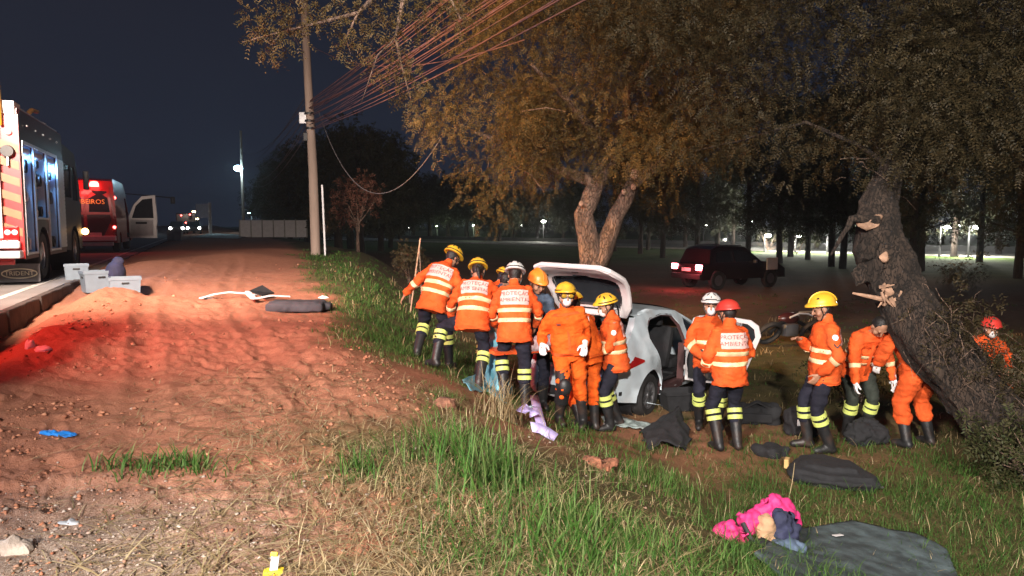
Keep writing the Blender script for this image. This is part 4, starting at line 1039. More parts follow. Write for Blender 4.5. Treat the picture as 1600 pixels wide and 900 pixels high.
bk = lambda x, z, o: (x, np.interp(z, [.4, 1.2, 2.3, 2.85], [0, 0, .06, .22]) + o, z)
for sg in (-1, 1):
    dpl = panel('rear_door', [(sg * .03, .62), (sg * .03, 2.72), (sg * .84, 2.66), (sg * 1.0, 1.3), (sg * 1.0, .62)], [[(sg * .13, 1.62), (sg * .13, 2.5), (sg * .76, 2.45), (sg * .86, 1.62)]], lambda x, z: bk(x, z, -.03), M['fred'], V, .25, .03)
    panel('rear_window', [(sg * .12, 1.60), (sg * .12, 2.52), (sg * .78, 2.47), (sg * .88, 1.60)], [], lambda x, z: bk(x, z, -.012), M['glass'], V, .4, 0)
    panel('lower_shade', [(sg * .06, .66), (sg * .06, 1.52), (sg * .86, 1.52), (sg * .90, 1.3), (sg * .62, .66)], [], lambda x, z: bk(x, z, -.066), M['fdark'], V, .4, .01)  # dark sheet standing in for the fire engine's shade on the doors
    MB().bbox((sg * 1.0, -.04, .98), (.12, .06, .34), .02).build('lamp_cluster', M['redlens'], V)
    MB().ball((sg * 1.0, -.08, 1.02), .06, 10, 6, (1, .5, 1)).build('tail_lamp', M['redglow'], V)
    w_ = MB().lathe([(.2, -.12), (.34, -.13), (.38, -.08), (.38, .08), (.34, .13), (.2, .12)], axis='x', n=24).build('wheel', M['tyre'], V, True, loc=(sg * .92, 1.3, .38))
    w_ = MB().lathe([(.2, -.12), (.34, -.13), (.38, -.08), (.38, .08), (.34, .13), (.2, .12)], axis='x', n=24).build('wheel', M['tyre'], V, True, loc=(sg * .92, 5.3, .38))
lettering('BOMBEIROS', .26, M['yellowprint'], V, bk(0, 2.02, -.05), (R(87), 0, 0))
MB().prism([(.45, .95), (.72, 1.25), (.78, .95)], -.05, -.035, 'y').build('yellow_mark', M['gold'], V)
MB().bbox((0, -.10, .58), (2.1, .16, .20), .03).build('bumper', M['whitepaint'], V); MB().bbox((0, -.07, .36), (1.9, .08, .14), .02).build('under_bar', M['alu'], V)
MB().bbox((.3, -.12, .74), (.5, .02, .14), .005).build('number_plate', M['whitepaint'], V)
bc = MB().lathe([(.17, 0), (.17, .12), (.12, .20), (0, .22)], n=16, c=(.35, -.02, 2.62)).build('beacon', M['redglow'], V, True)
MB().ball((1.0, .3, 1.9 + .3), .07, 8, 6).build('side_beacon', M['redglow'], V)
MB().ball((-.95, -.06, 1.25), .09, 8, 6).build('amber_lamp', M['amberglow'], V)
point('beacon_lamp', (vx + .2, vy - .6, ROAD_Z + 2.75), 60, (1, .06, .05), .15)
cd_ = bpy.data.objects.new('cab_door', None); link(cd_, V); cd_.location = (vw + .01, 5.0, 0); cd_.rotation_euler = (0, 0, R(250))
dmo = [(0, .5), (0, 1.5), (.25, 2.05), (.62, 2.42), (1.22, 2.48), (1.28, 1.4), (1.24, .5)]; dmw = [(.14, 1.42), (.34, 1.98), (.66, 2.28), (1.10, 2.33), (1.13, 1.42)]
panel('door_skin', dmo, [dmw], lambda a, z: (0, a, z), M['whitepaint'], cd_, .2, .06, smooth=False)
panel('inner_panel', [(.1, .62), (.1, 1.36), (1.12, 1.36), (1.1, .62)], [], lambda a, z: (.04, a, z), M['alu'], cd_, .2, .03)
panel('window_glass', dmw, [], lambda a, z: (.01, a, z), M['glass'], cd_, .4, 0)
MB().bbox((.09, .6, 1.2), (.06, .5, .1), .02).build('armrest', M['trim'], cd_)

# ------------------------------------------------------------------ crates by the kerb
M['crate'] = mat('pale grey plastic crate', (.16, .20, .24), .5, .06, 6)
M['bluebag'] = mat('dark blue bag cloth', (.014, .014, .04), .85, .3, 8, .3, 40)
def crate(px, py, w_, d_, h_, rz, label, yy):
    p = at_dist(px, py, yy); z = max(gz(p.x, p.y), ROAD_Z if xy2uv(p.x, p.y)[0] < KERB_U + .05 else -9)
    c = thing('crate', label, 'crate', (p.x, p.y, z), rz, 'grey plastic crates by the kerb')
    t = .02; b = MB()
    rs = []
    for z_, k in ((0, .90), (h_ * .86, .98), (h_ * .86, 1.04), (h_, 1.04), (h_, .96), (h_ * .5, .90), (.03, .82)):
        rs.append([(sx * w_ / 2 * k, sy * d_ / 2 * k, z_) for sx, sy in ((-1, -1), (1, -1), (1, 1), (-1, 1))])
    b.rings(rs, cap=(True, True)); b.build('shell', M['crate'], c)
    for sg in (-1, 1):
        MB().bbox((0, sg * d_ / 2 * .965, h_ * .70), (.13, .02, .04), .01).build('hand_hole', M['black'], c)
        MB().bbox((sg * w_ / 2 * .965, 0, h_ * .70), (.02, .13, .04), .01).build('hand_hole', M['black'], c)
    return c
crate(155, 432, .62, .42, .42, RA + R(20), 'large pale grey crate on the kerb, between two other crates', 14.6)
crate(120, 432, .44, .34, .32, RA + R(8), 'smaller grey crate on the road beside the fire engine wheel', 15.4)
crate(196, 440, .54, .40, .38, RA + R(5), 'grey crate standing apart on the dirt beyond the dark blue bag', 14.3)
p = at_dist(181, 434, 14.7); bg_ = MB(); bg_.ball((0, 0, .22), .24, 14, 10, (.8, .8, 1.05)); bg_.ball((.05, .02, .46), .12, 10, 8, (1, .7, .8))
me = remeshed(bg_, .02); bo = finish(me, 'bag', M['bluebag'], None, True, loc=(p.x, p.y, max(gz(p.x, p.y), ROAD_Z - .05)), recalc=False); tag(bo, 'dark blue cloth bag wedged between two grey crates', 'bag')

# ------------------------------------------------------------------ grass
def blades(pos, h, wdt, az, bend, name, m, flat=0.0):
    """curved tapering blades; arrays of n"""
    n = len(pos); dirx, diry = np.cos(az), np.sin(az); sx, sy = -diry, dirx
    tt = np.array([0, .38, .72, 1.0]); V = np.zeros((n, 7, 3)); k = 0
    for i, t in enumerate(tt):
        out = bend * h * t ** 1.8; up = h * t * np.sqrt(np.maximum(.05, 1 - (bend * t * .75) ** 2)) * (1 - flat)
        c = np.stack([pos[:, 0] + dirx * out, pos[:, 1] + diry * out, pos[:, 2] - .01 + up], -1)
        if i == 3: V[:, 6] = c
        else:
            wi = wdt * (1 - t * .45) / 2
            V[:, 2 * i] = c - np.stack([sx * wi, sy * wi, 0 * wi], -1); V[:, 2 * i + 1] = c + np.stack([sx * wi, sy * wi, 0 * wi], -1)
    f = np.array([[0, 1, 3], [0, 3, 2], [2, 3, 5], [2, 5, 4], [4, 5, 6]])
    Fc = (np.arange(n)[:, None, None] * 7 + f[None]).reshape(-1, 3)
    return np_mesh(name, V.reshape(-1, 3), Fc, m, kind='stuff')
def scatter(n, r0, r1, a0, a1, pw=1.0):
    r = r0 * (r1 / r0) ** (rng.random(n) ** pw); a = np.radians(rng.uniform(a0, a1, n)); return np.sin(a) * r, np.cos(a) * r
M['grass'] = leafmat('green grass', [(.032, .085, .014), (.05, .13, .02), (.068, .16, .026), (.095, .175, .04), (.16, .175, .065), (.04, .10, .018)])
M['bankgrass'] = leafmat('bank grass', [(.028, .07, .014), (.045, .11, .02), (.062, .14, .026), (.10, .145, .04), (.038, .09, .018)])
M['drygrass'] = leafmat('dry grass', [(.20, .13, .06), (.34, .25, .13), (.15, .09, .045), (.44, .35, .21), (.40, .30, .16), (.13, .11, .045)], trans=.15)
M['dimgrass'] = leafmat('dark field grass', [(.025, .03, .01), (.05, .055, .02), (.075, .065, .03), (.035, .05, .015)])
def grow(nc, per, r0, r1, a0, a1, amt, hh, ww, spread, name, m, seed, thr=0, bend=(.45, 1.3), filt=None):
    x, y = scatter(nc, r0, r1, a0, a1)
    a = amt(x, y); keep = rng.random(nc) < a
    if filt is not None: keep &= filt(x, y)
    x, y, a = x[keep], y[keep], a[keep]; n = len(x)
    hs = rng.uniform(hh[0], hh[1], n) * (.55 + .6 * a) * (.75 + .8 * np.clip(fbm(x * 1.3, y * 1.3, 3, seed) + .3, 0, 1))
    X = np.repeat(x, per) + rng.normal(0, 1, n * per) * np.repeat(spread * (hs / hh[1] + .3), per); Y = np.repeat(y, per) + rng.normal(0, 1, n * per) * np.repeat(spread * (hs / hh[1] + .3), per)
    H = np.repeat(hs, per) * rng.uniform(.4, 1.15, n * per)
    P = np.stack([X, Y, ground_h(X, Y)], -1)
    dist = np.hypot(X, Y)
    return blades(P, H, ww * rng.uniform(.6, 1.3, len(X)) * np.maximum(1, dist / 7), rng.uniform(0, 6.283, len(X)), rng.uniform(*bend, len(X)), name, m)
gu = lambda x, y: np.clip(grass_amount(x, y), 0, 1)
def green_amt(x, y):
    u, v = xy2uv(x, y); return gu(x, y) * sstep(-.5, .1, fbm(x * 1.1 + 4, y * 1.1, 3, 0)) * (.2 + .8 * sstep(.4, 1.6, u - .2 + .8 * fbm(x * .8, y * .8, 3, 2)))
def dry_amt(x, y):
    u, v = xy2uv(x, y); return np.clip(gu(x, y) * (1 - .55 * sstep(1.4, 3.2, u)) + .55 * np.exp(-((u - .75) / .85) ** 2) * sstep(.0, .35, fbm(x * 1.4, y * 1.4, 3, 0) + .22) * sstep(8.5, 6.5, v), 0, 1)
grow(7600, 10, 1.7, 10.5, -46, 46, green_amt, (.04, .165), .006, .075, 'grass', M['grass'], 0)
grow(11000, 9, 8.5, 30, -34, 40, lambda x, y: gu(x, y) * .95 * (.25 + .75 * sstep(5.5, 3.5, xy2uv(x, y)[0])), (.05, .15), .0060, .10, 'bank_grass', M['bankgrass'], 1)
grow(4200, 10, 1.7, 8.5, -40, 40, dry_amt, (.04, .15), .0042, .09, 'dry_grass', M['drygrass'], 2, bend=(.85, 1.3))
grow(1500, 8, 6.0, 22, -30, 46, lambda x, y: np.clip(gu(x, y) * .6, 0, 1), (.06, .22), .006, .12, 'dry_stalks', M['drygrass'], 0, bend=(.3, 1.1))
# straw lying on the dirt
grow(3600, 9, 4.2, 9.5, 17, 44, lambda x, y: .35 + .6 * sstep(-.2, .3, fbm(x, y, 3, 2)), (.06, .20), .0058, .09, 'verge_grass', M['bankgrass'], 1)
n = 9000; x, y = scatter(n, 2.4, 8, -34, 16); k = rng.random(n) < np.clip(np.exp(-((xy2uv(x, y)[0] - .6) / 1.0) ** 2) + .08, 0, 1); x, y = x[k], y[k]; n = len(x)
blades(np.stack([x, y, ground_h(x, y) + .012], -1), rng.uniform(.06, .32, n), rng.uniform(.004, .010, n), rng.uniform(0, 6.28, n), np.full(n, 1.25), 'straw', M['drygrass'], .85)
# weeds pulled out on the dirt, long arching clumps
def tuft(px, py, n, h, spread, m, name, label, wdt=.009, bend=(.2, 1.0), ell=(1, 1)):
    gx, gy = on_ground(px, py); X = gx + rng.normal(0, spread * ell[0], n); Y = gy + rng.normal(0, spread * ell[1], n)
    t = thing(name, label, 'plant', (gx, gy, gz(gx, gy)))
    o = blades(np.stack([X - gx, Y - gy, ground_h(X, Y) - gz(gx, gy)], -1), h * rng.uniform(.4, 1.1, n), np.full(n, wdt), rng.uniform(0, 6.28, n), rng.uniform(*bend, n), 'blades', m); o.parent = t; return t
tuft(258, 735, 230, .17, .16, M['grass'], 'weed_clump', 'low green weed lying alone on the red dirt in shadow', .010, (.5, 1.2), (1.35, .5))
tuft(765, 760, 240, .38, .15, M['grass'], 'grass_tussock', 'tall green tussock with long arching blades near the purple straps')
tuft(690, 715, 200, .32, .17, M['grass'], 'grass_tussock', 'bright green tussock at the foot of the dirt bank')
tuft(785, 655, 130, .55, .12, M['drygrass'], 'grass_tussock', 'pale straw tussock bent over before the white helmeted rescuer', .008, (.4, 1.1))
tuft(560, 735, 110, .18, .08, M['grass'], 'grass_tussock', 'small green tussock among the dry straw')
tuft(1020, 760, 220, .26, .2, M['grass'], 'grass_tussock', 'green tussock below the crumpled black cloth')
tuft(900, 850, 220, .26, .2, M['grass'], 'grass_tussock', 'broad green tussock by the soil hollow')

# ------------------------------------------------------------------ gravel and clods
def stones(n, r0, r1, a0, a1, amt, size, name, m):
    x, y = scatter(n, r0, r1, a0, a1); k = rng.random(n) < amt(x, y); x, y = x[k], y[k]; n = len(x)
    ico = np.array([(0, 0, 1), (.9, 0, .2), (.28, .85, .25), (-.72, .53, .2), (-.72, -.53, .3), (.28, -.85, .2), (0, 0, -.6)]); f = np.array([(0, 1, 2), (0, 2, 3), (0, 3, 4), (0, 4, 5), (0, 5, 1), (6, 2, 1), (6, 3, 2), (6, 4, 3), (6, 5, 4), (6, 1, 5)])
    s = size[0] * (size[1] / size[0]) ** (rng.random(n) ** 2.2); s = np.minimum(s, np.hypot(x, y) * .0042); jit = rng.uniform(.35, 1.5, (n, 7, 3)); a = rng.uniform(0, 6.28, n); ca, sa = np.cos(a)[:, None], np.sin(a)[:, None]
    V = ico[None] * jit * s[:, None, None]; V[:, :, 2] *= .65
    V = np.stack([V[:, :, 0] * ca - V[:, :, 1] * sa + x[:, None], V[:, :, 0] * sa + V[:, :, 1] * ca + y[:, None], V[:, :, 2] + ground_h(x, y)[:, None] + s[:, None] * .1], -1)
    return np_mesh(name, V.reshape(-1, 3), (np.arange(n)[:, None, None] * 7 + f[None]).reshape(-1, 3), m, kind='stuff')
M['gravel'] = leafmat('gravel', [(.13, .08, .055), (.30, .23, .18), (.40, .33, .28), (.22, .12, .08), (.30, .17, .11), (.24, .20, .17)], .95, 0)
M['clod'] = leafmat('dirt clods', [(.30, .12, .065), (.40, .17, .10), (.24, .09, .05), (.46, .22, .13)], .95, 0)
def grav_amt(x, y):
    u, v = xy2uv(x, y); return np.clip(sstep(5.6, 3.4, v + 1.2 * fbm(x * .8, y * .8, 3, 0)) * sstep(1.3, -.2, u + .8 * fbm(x * 1.5, y * 1.5, 3, 2)) + .05, 0, 1)
stones(20000, 1.8, 7, -44, 12, grav_amt, (.004, .022), 'gravel', M['gravel'])
def clod_amt(x, y):
    u, v = xy2uv(x, y); t = u - np.clip((v - 10) * .2, 0, 4.4)
    return np.clip((t > KERB_U) * (t < 1.9) * (.10 + .9 * np.exp(-((u + 1.6) / .8) ** 2) + .75 * np.exp(-((t - 1.4) / .55) ** 2) * (v < 11)) * sstep(-.15, .3, fbm(x * 1.2, y * 1.2, 3, 1) + .1), 0, 1)
stones(34000, 2.5, 26, -44, 5, clod_amt, (.004, .042), 'dirt_clods', M['clod'])

# ------------------------------------------------------------------ trees
def leaf_sprays(cent, n_per, rad, L, nl, ll, lw, droop=.35, rngl=rng):
    """feathery leaves: each spray a drooping stalk with pairs of leaflets; returns verts, faces (quads)"""
    C = np.repeat(np.asarray(cent, float), n_per, 0); n = len(C)
    d = rngl.normal(0, 1, (n, 3)); d /= np.linalg.norm(d, axis=1)[:, None]
    P = C + d * (rad * rngl.random(n) ** .45)[:, None]
    ax = d * .7 + rngl.normal(0, .5, (n, 3)); ax[:, 2] -= droop; ax /= np.linalg.norm(ax, axis=1)[:, None]
    sd = np.cross(ax, rngl.normal(0, 1, (n, 3))); sd /= np.linalg.norm(sd, axis=1)[:, None]; nn = np.cross(ax, sd)
    Ls = L * rngl.uniform(.6, 1.3, n); V = np.zeros((n, nl, 4, 3))
    for i in range(nl):
        t = (i // 2 + .6) / (nl / 2 + .4); sg = 1 if i % 2 else -1
        b = P + ax * (Ls * t)[:, None] - np.array([0, 0, 1]) * (Ls * t * t * .35)[:, None]
        out = sd * sg * .85 + ax * .5 + nn * rngl.normal(0, .35, (n, 1)); out /= np.linalg.norm(out, axis=1)[:, None]
        le = ll * rngl.uniform(.7, 1.25, n)[:, None]; pw = ax * lw
        V[:, i, 0] = b; V[:, i, 1] = b + out * le * .5 + pw * .5; V[:, i, 2] = b + out * le; V[:, i, 3] = b + out * le * .5 - pw * .5
    m = n * nl
    return V.reshape(-1, 3), np.arange(m * 4).reshape(-1, 4)
def limb_mesh(paths, n=10, wob=.03):
    b = MB()
    for pts, rads in paths:
        P = []; Q = []
        for i in range(len(pts) - 1):
            for k in range(4):
                t = k / 4; P.append(Vector(pts[i]).lerp(Vector(pts[i + 1]), t)); Q.append(rads[i] + (rads[i + 1] - rads[i]) * t)
        P.append(Vector(pts[-1])); Q.append(rads[-1])
        for i in range(1, len(P) - 1):
            q = P[i]; P[i] = q + Vector((mnoise.noise(q * 2.3), mnoise.noise(q * 2.3 + Vector((9, 2, 4))), 0)) * wob * 2
        b.tube(P, Q, n)
    for i, v in enumerate(b.v):
        p = Vector(v); b.v[i] = tuple(p + Vector((mnoise.noise(p * 6), mnoise.noise(p * 6 + Vector((5, 5, 1))), mnoise.noise(p * 5 + Vector((2, 8, 3))))) * wob)
    return b
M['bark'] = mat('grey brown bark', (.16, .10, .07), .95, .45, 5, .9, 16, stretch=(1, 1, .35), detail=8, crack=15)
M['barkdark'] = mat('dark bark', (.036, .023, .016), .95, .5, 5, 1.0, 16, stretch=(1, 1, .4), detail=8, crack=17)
M['rawwood'] = mat('torn raw wood', (.34, .20, .13), .8, .3, 12, .5, 30)
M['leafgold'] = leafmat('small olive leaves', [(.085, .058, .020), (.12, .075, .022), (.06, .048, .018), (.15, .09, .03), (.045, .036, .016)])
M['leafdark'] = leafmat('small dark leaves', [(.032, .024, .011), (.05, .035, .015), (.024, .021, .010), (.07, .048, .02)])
M['leaffar'] = leafmat('far dark leaves', [(.035, .042, .022), (.05, .055, .03), (.065, .055, .034)], trans=.1)
M['leafred'] = leafmat('reddish leaves', [(.10, .04, .025), (.16, .06, .04), (.07, .045, .025)])
def crown_points(c, r, n, inner=.55, rg=None, flat=0):
    rg = rg or rng; d = rg.normal(0, 1, (n, 3)); d /= np.linalg.norm(d, axis=1)[:, None]
    k = inner + (1 - inner) * rg.random(n) ** .6
    lump = 1 + .22 * np.array([mnoise.noise(Vector(q) * 1.7 + Vector((c[0], c[1], 0))) for q in d])
    return np.asarray(c) + d * (k * lump)[:, None] * np.asarray(r)

# the tree behind the wreck, forked low down
TY = 16.0
tr = thing('forked_tree', 'spreading feathery tree with forked trunk behind the raised tailgate', 'tree', (1.75, TY, gz(1.75, TY) - .05))
O = Vector(tr.location)
pw = lambda px, py, y: at_dist(px, py, y) - O
stems = [([(0, 0, -.1), pw(925, 405, 16), pw(912, 335, 16), pw(935, 280, 16), pw(975, 225, 16.2), pw(985, 120, 16.3)], [.33, .27, .20, .19, .13, .07]),
         ([pw(935, 410, 16), pw(965, 335, 15.9), pw(992, 283, 15.8), pw(1040, 248, 15.7), pw(1100, 225, 15.5), pw(1170, 190, 15.2)], [.22, .17, .145, .12, .08, .04]),
         ([pw(992, 283, 15.8), pw(985, 258, 15.8)], [.15, .12]),
         ([pw(930, 285, 16), pw(870, 265, 16), pw(800, 230, 15.6), pw(740, 205, 15.3)], [.14, .10, .07, .03]),
         ([pw(960, 240, 16.1), pw(900, 170, 15.7), pw(830, 100, 15.4)], [.13, .09, .03]),
         ([pw(985, 140, 16.3), pw(1040, 60, 16.5), pw(1060, -40, 16.6)], [.09, .06, .02])]
limb_mesh(stems, 16, .03).build('trunk', M['bark'], tr, True)
for px, py, r_ in ((992, 272, .10), (990, 292, .06), (908, 318, .05), (975, 300, .05)):
    q = pw(px, py, 15.62); MB().ball(q, r_, 10, 6, (1, .5, 1.2)).build('wood_scar', M['rawwood'], tr, True)
cp = np.repeat(crown_points((.15, .1, 6.2), (3.35, 3.3, 3.4), 92, .5), 5, 0); cp = cp + rng.normal(0, .30, cp.shape)
cp = cp[(cp[:, 2] > 2.3)]
extra = np.array([tuple(pw(px, py, y)) for px, py, y in ((700, 190, 15.2), (690, 215, 15.2), (715, 170, 15.3), (740, 240, 15.3), (760, 300, 15.3), (775, 325, 15.3), (745, 280, 15.4), (1000, 215, 15.4), (940, 190, 15), (1020, 210, 15), (880, 250, 15.4), (1090, 215, 15), (1140, 190, 14.6))])
cp = np.concatenate([cp, extra])
wp = cp + np.array(O); ppx = 800 + F * wp[:, 0] / wp[:, 1]; ppy = 350 - F * (wp[:, 2] - CAM_Z) / wp[:, 1]
cp = cp[~((ppx > 875) & (ppx < 1045) & (ppy > 262) & (wp[:, 1] < 17.2))]      # the stems stand clear under the crown
V, Fq = leaf_sprays(cp, 52, .60, .22, 14, .052, .022)
np_mesh('crown', V, Fq, M['leafgold'], tr)
# thin bare twigs seen inside the crown
tw = MB()
for i in range(70):
    a = Vector(cp[rnd.randrange(len(cp))]); b_ = a + Vector((rnd.uniform(-.8, .8), rnd.uniform(-.6, .6), rnd.uniform(-.6, .5))); tw.tube([a, a.lerp(b_, .5) + Vector((rnd.uniform(-.1, .1), 0, rnd.uniform(-.1, .1))), b_], [.014, .010, .004], 5)
o = tw.build('twigs', M['bark'], tr); o['kind'] = 'stuff'

# the old leaning tree on the right, its trunk torn open
t2 = thing('leaning_tree', 'old crooked tree with torn trunk leaning over the rescuers', 'tree', (6.0, 8.0, gz(6.0, 8.0) - .1))
O = Vector(t2.location)
lp = [(1690, 790, 7.7), (1596, 696, 7.9), (1532, 624, 8.1), (1482, 564, 8.3), (1432, 502, 8.5), (1396, 446, 8.8), (1372, 385, 9.0), (1370, 325, 9.2), (1390, 272, 9.5), (1418, 215, 9.8), (1445, 140, 10.2), (1465, 40, 10.6), (1480, -80, 11)]
lr = [.38, .35, .31, .29, .29, .29, .28, .21, .15, .11, .08, .06, .04]
P, Q = [], []
for i in range(len(lp) - 1):
    for k in range(9):
        t = k / 9; P.append(pw(*lp[i]).lerp(pw(*lp[i + 1]), t)); Q.append(lr[i] + (lr[i + 1] - lr[i]) * t)
for _ in range(3): P = [P[0]] + [(P[i - 1] + P[i] * 2 + P[i + 1]) / 4 for i in range(1, len(P) - 1)] + [P[-1]]
bm2 = MB(); bm2.tube(P, Q, 56)
nn_ = 56
for i in range(len(bm2.v)):
    p = Vector(bm2.v[i]); k = i // nn_; c = P[k]; d = p - c; r0 = d.length; d.normalize(); a = 2 * math.pi * (i % nn_) / nn_
    q = Vector((math.cos(a) * 2.2, math.sin(a) * 2.2, k * .10))
    ridge = 1 - abs(mnoise.noise(Vector((math.cos(a) * 5, math.sin(a) * 5, k * .22)))) * 2
    f = 1 + .30 * mnoise.noise(q * .8) + .16 * ridge * .6 + .10 * mnoise.noise(Vector((math.cos(a) * 9, math.sin(a) * 9, k * .6))) + .05 * mnoise.noise(p * 25)
    bm2.v[i] = tuple(c + d * r0 * f)
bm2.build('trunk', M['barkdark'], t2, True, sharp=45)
br = [([pw(1395, 262, 9.5), pw(1340, 225, 9.8), pw(1260, 190, 10.1), pw(1170, 215, 10.8), pw(1090, 235, 11.2)], [.04, .03, .022, .015, .008]),
      ([pw(1425, 215, 9.7), pw(1500, 160, 9.6), pw(1600, 110, 9.5), pw(1720, 60, 9.4)], [.035, .025, .018, .01]),
      ([pw(1460, 140, 10.1), pw(1390, 80, 10), pw(1300, 20, 10.1), pw(1220, -40, 10.3)], [.06, .045, .03, .01]),
      ([pw(1372, 345, 8.85), pw(1330, 342, 8.8), pw(1316, 368, 8.75), pw(1300, 398, 8.7)], [.06, .04, .025, .012])]
limb_mesh(br, 10, .02).build('limb', M['barkdark'], t2, True, sharp=60)
rr = random.Random(3)
def scar(px, py, y, r_, sc, nm='wood_scar', m='rawwood', par=None):
    q = pw(px, py, y); b = MB(); b.ball(q, r_, 12, 9, sc)
    for i, v in enumerate(b.v):
        p = Vector(v); b.v[i] = tuple(p + Vector((mnoise.noise(p * 14), mnoise.noise(p * 14 + Vector((3, 3, 3))), mnoise.noise(p * 11))) * r_ * .55)
    return b.build(nm, M[m], par or t2, True, sharp=50)
scar(1357, 349, 8.84, .10, (1.2, .35, .7)); scar(1372, 340, 8.86, .05, (1, .5, .8))
for px, py, r_ in ((1388, 455, .06), (1400, 465, .065), (1381, 470, .045)): scar(px, py, 8.52, r_, (1, .8, 1.1))
for i in range(11):
    a = pw(rr.uniform(1370, 1408), rr.uniform(446, 474), rr.uniform(8.38, 8.5)); d_ = Vector((rr.uniform(-.09, .09), rr.uniform(-.08, 0), rr.uniform(-.10, .06)))
    MB().tube([a - d_ * .4, a + d_ * .4, a + d_], [rr.uniform(.016, .03), rr.uniform(.012, .022), .004], 5).build('splinter', M['rawwood'], t2)
for px, py, r_ in ((1384, 405, .16), (1370, 420, .14), (1352, 395, .12), (1402, 430, .15), (1345, 430, .10)): scar(px, py, 8.72, r_, (1, .6, 1.2), 'burl', 'barkdark')
scar(1383, 402, 8.60, .06, (1, .5, 1))
MB().tube([pw(1332, 458, 8.5), pw(1352, 462, 8.45), pw(1380, 468, 8.45)], [.012, .022, .03], 8).build('broken_stub', M['rawwood'], t2, True)
cp = np.concatenate([(lambda c_: c_ + rng.normal(0, .30, c_.shape))(np.repeat(crown_points((-1.0, 3.2, 6.6), (4.8, 3.2, 2.6), 60, .4), 5, 0)), crown_points((.8, 1.6, 6.0), (3.4, 2.5, 2.3), 130, .35), np.array([tuple(pw(rr.uniform(1380, 1600), rr.uniform(0, 240), rr.uniform(8.4, 9.3))) for _ in range(60)]),
                     np.array([tuple(pw(px, py, y)) for px, py, y in ((1180, 190, 10.4), (1120, 215, 10.8), (1230, 180, 10), (1080, 200, 11), (1150, 150, 10.2), (1280, 170, 9.8), (1200, 100, 10.2), (1100, 120, 10.6), (1090, 60, 10.6), (1240, 240, 10), (1560, 200, 9.4), (1500, 230, 9.6))])])
V, Fq = leaf_sprays(cp, 46, .62, .20, 14, .042, .019)
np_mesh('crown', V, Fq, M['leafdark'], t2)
tw = MB()
for i in range(170):
    k = rr.uniform(.1, .9); a = pw(1430 + 170 * k + rr.gauss(15, 30), 500 + 190 * k + rr.gauss(-25, 30), rr.uniform(7.6, 8.3)); d_ = Vector((rr.uniform(-.22, .22), rr.uniform(-.2, .1), rr.uniform(-.32, .18)))
    tw.tube([a, a + d_ * .5 + Vector((rr.uniform(-.06, .06), 0, rr.uniform(.0, .08))), a + d_], [.004, .003, .0015], 4)
for i in range(14):
    a = pw(rr.uniform(1300, 1400), rr.uniform(170, 320), rr.uniform(8.9, 9.8)); d_ = Vector((rr.uniform(-.5, .5), rr.uniform(-.3, .2), rr.uniform(-.3, .3)))
    tw.tube([a, a + d_ * .5 + Vector((0, 0, rr.uniform(-.08, .08))), a + d_], [.005, .004, .002], 4)
o = tw.build('twigs', M['bark'], t2); o['kind'] = 'stuff'
def bush(px, py, y, r, n, m, label, name='shrub', hgt=None):
    p = at_dist(px, py, y); z = gz(p.x, p.y); b = thing(name, label, 'plant', (p.x, p.y, z))
    st = MB(); cs = []
    for i in range(n):
        a = rr.uniform(0, 6.28); q = Vector((math.cos(a) * r * rr.uniform(.2, 1), math.sin(a) * r * rr.uniform(.2, 1), (hgt or r) * rr.uniform(.4, 1.1))); cs.append(q)
        st.tube([(0, 0, -.05), q * .5 + Vector((0, 0, .1)), q], [.016, .010, .004], 5)
    st.build('stem', M['bark'], b); V, Fq = leaf_sprays(np.array([tuple(q) for q in cs]), 22, r * .42, .16, 8, .055, .022); np_mesh('foliage', V, Fq, m, b)
iv = np.array([tuple(pw(1430 + 170 * k + rr.gauss(50, 28), 500 + 190 * k + rr.gauss(-25, 32), rr.uniform(7.6, 8.2))) for k in [rr.random() for _ in range(60)]])
V, Fq = leaf_sprays(iv, 9, .20, .14, 8, .045, .020, droop=.8); np_mesh('ivy', V, Fq, M['leafdark'], t2)
bush(1630, 620, 7.0, .5, 20, M['dimgrass'], 'dark green shrub at the base of the leaning trunk', hgt=.65)
bush(1640, 600, 9.2, .9, 20, M['dimgrass'], 'shrub behind the foot of the leaning trunk', hgt=1.0)
bush(1340, 505, 10.2, .7, 12, M['dimgrass'], 'grassy shrub between the profile rescuer and the stooping one', hgt=.9)
bush(1500, 470, 11.5, .8, 12, M['leafdark'], 'sparse twiggy bush behind the torn trunk', hgt=.9)

# a bough hanging in from above, near the pole
ob = thing('overhanging_branch', 'bough with small golden leaves hanging over the wires', 'branch', tuple(at_dist(620, -120, 9.5)))
O = Vector(ob.location)
bp = [([(0, 0, 0), pw(600, -20, 9.4), pw(560, 20, 9.3), pw(500, 35, 9.2), pw(440, 50, 9.2), pw(378, 66, 9.1)], [.05, .035, .025, .018, .012, .004]),
      ([(0, 0, 0), pw(630, 0, 9.4), pw(618, 60, 9.3), pw(630, 110, 9.3), pw(642, 155, 9.3)], [.045, .03, .02, .014, .005]),
      ([pw(560, 20, 9.3), pw(540, 60, 9.3), pw(548, 85, 9.3)], [.016, .010, .004]), ([pw(440, 50, 9.2), pw(425, 70, 9.2), pw(410, 60, 9.2)], [.01, .007, .003]),
      ([pw(618, 60, 9.3), pw(590, 85, 9.2), pw(575, 130, 9.2), pw(565, 160, 9.2)], [.014, .010, .007, .003]), ([(0, 0, 0), pw(700, -10, 9.5), pw(720, 30, 9.5)], [.03, .02, .01])]
limb_mesh(bp, 7, .004).build('stem', M['bark'], ob, True)
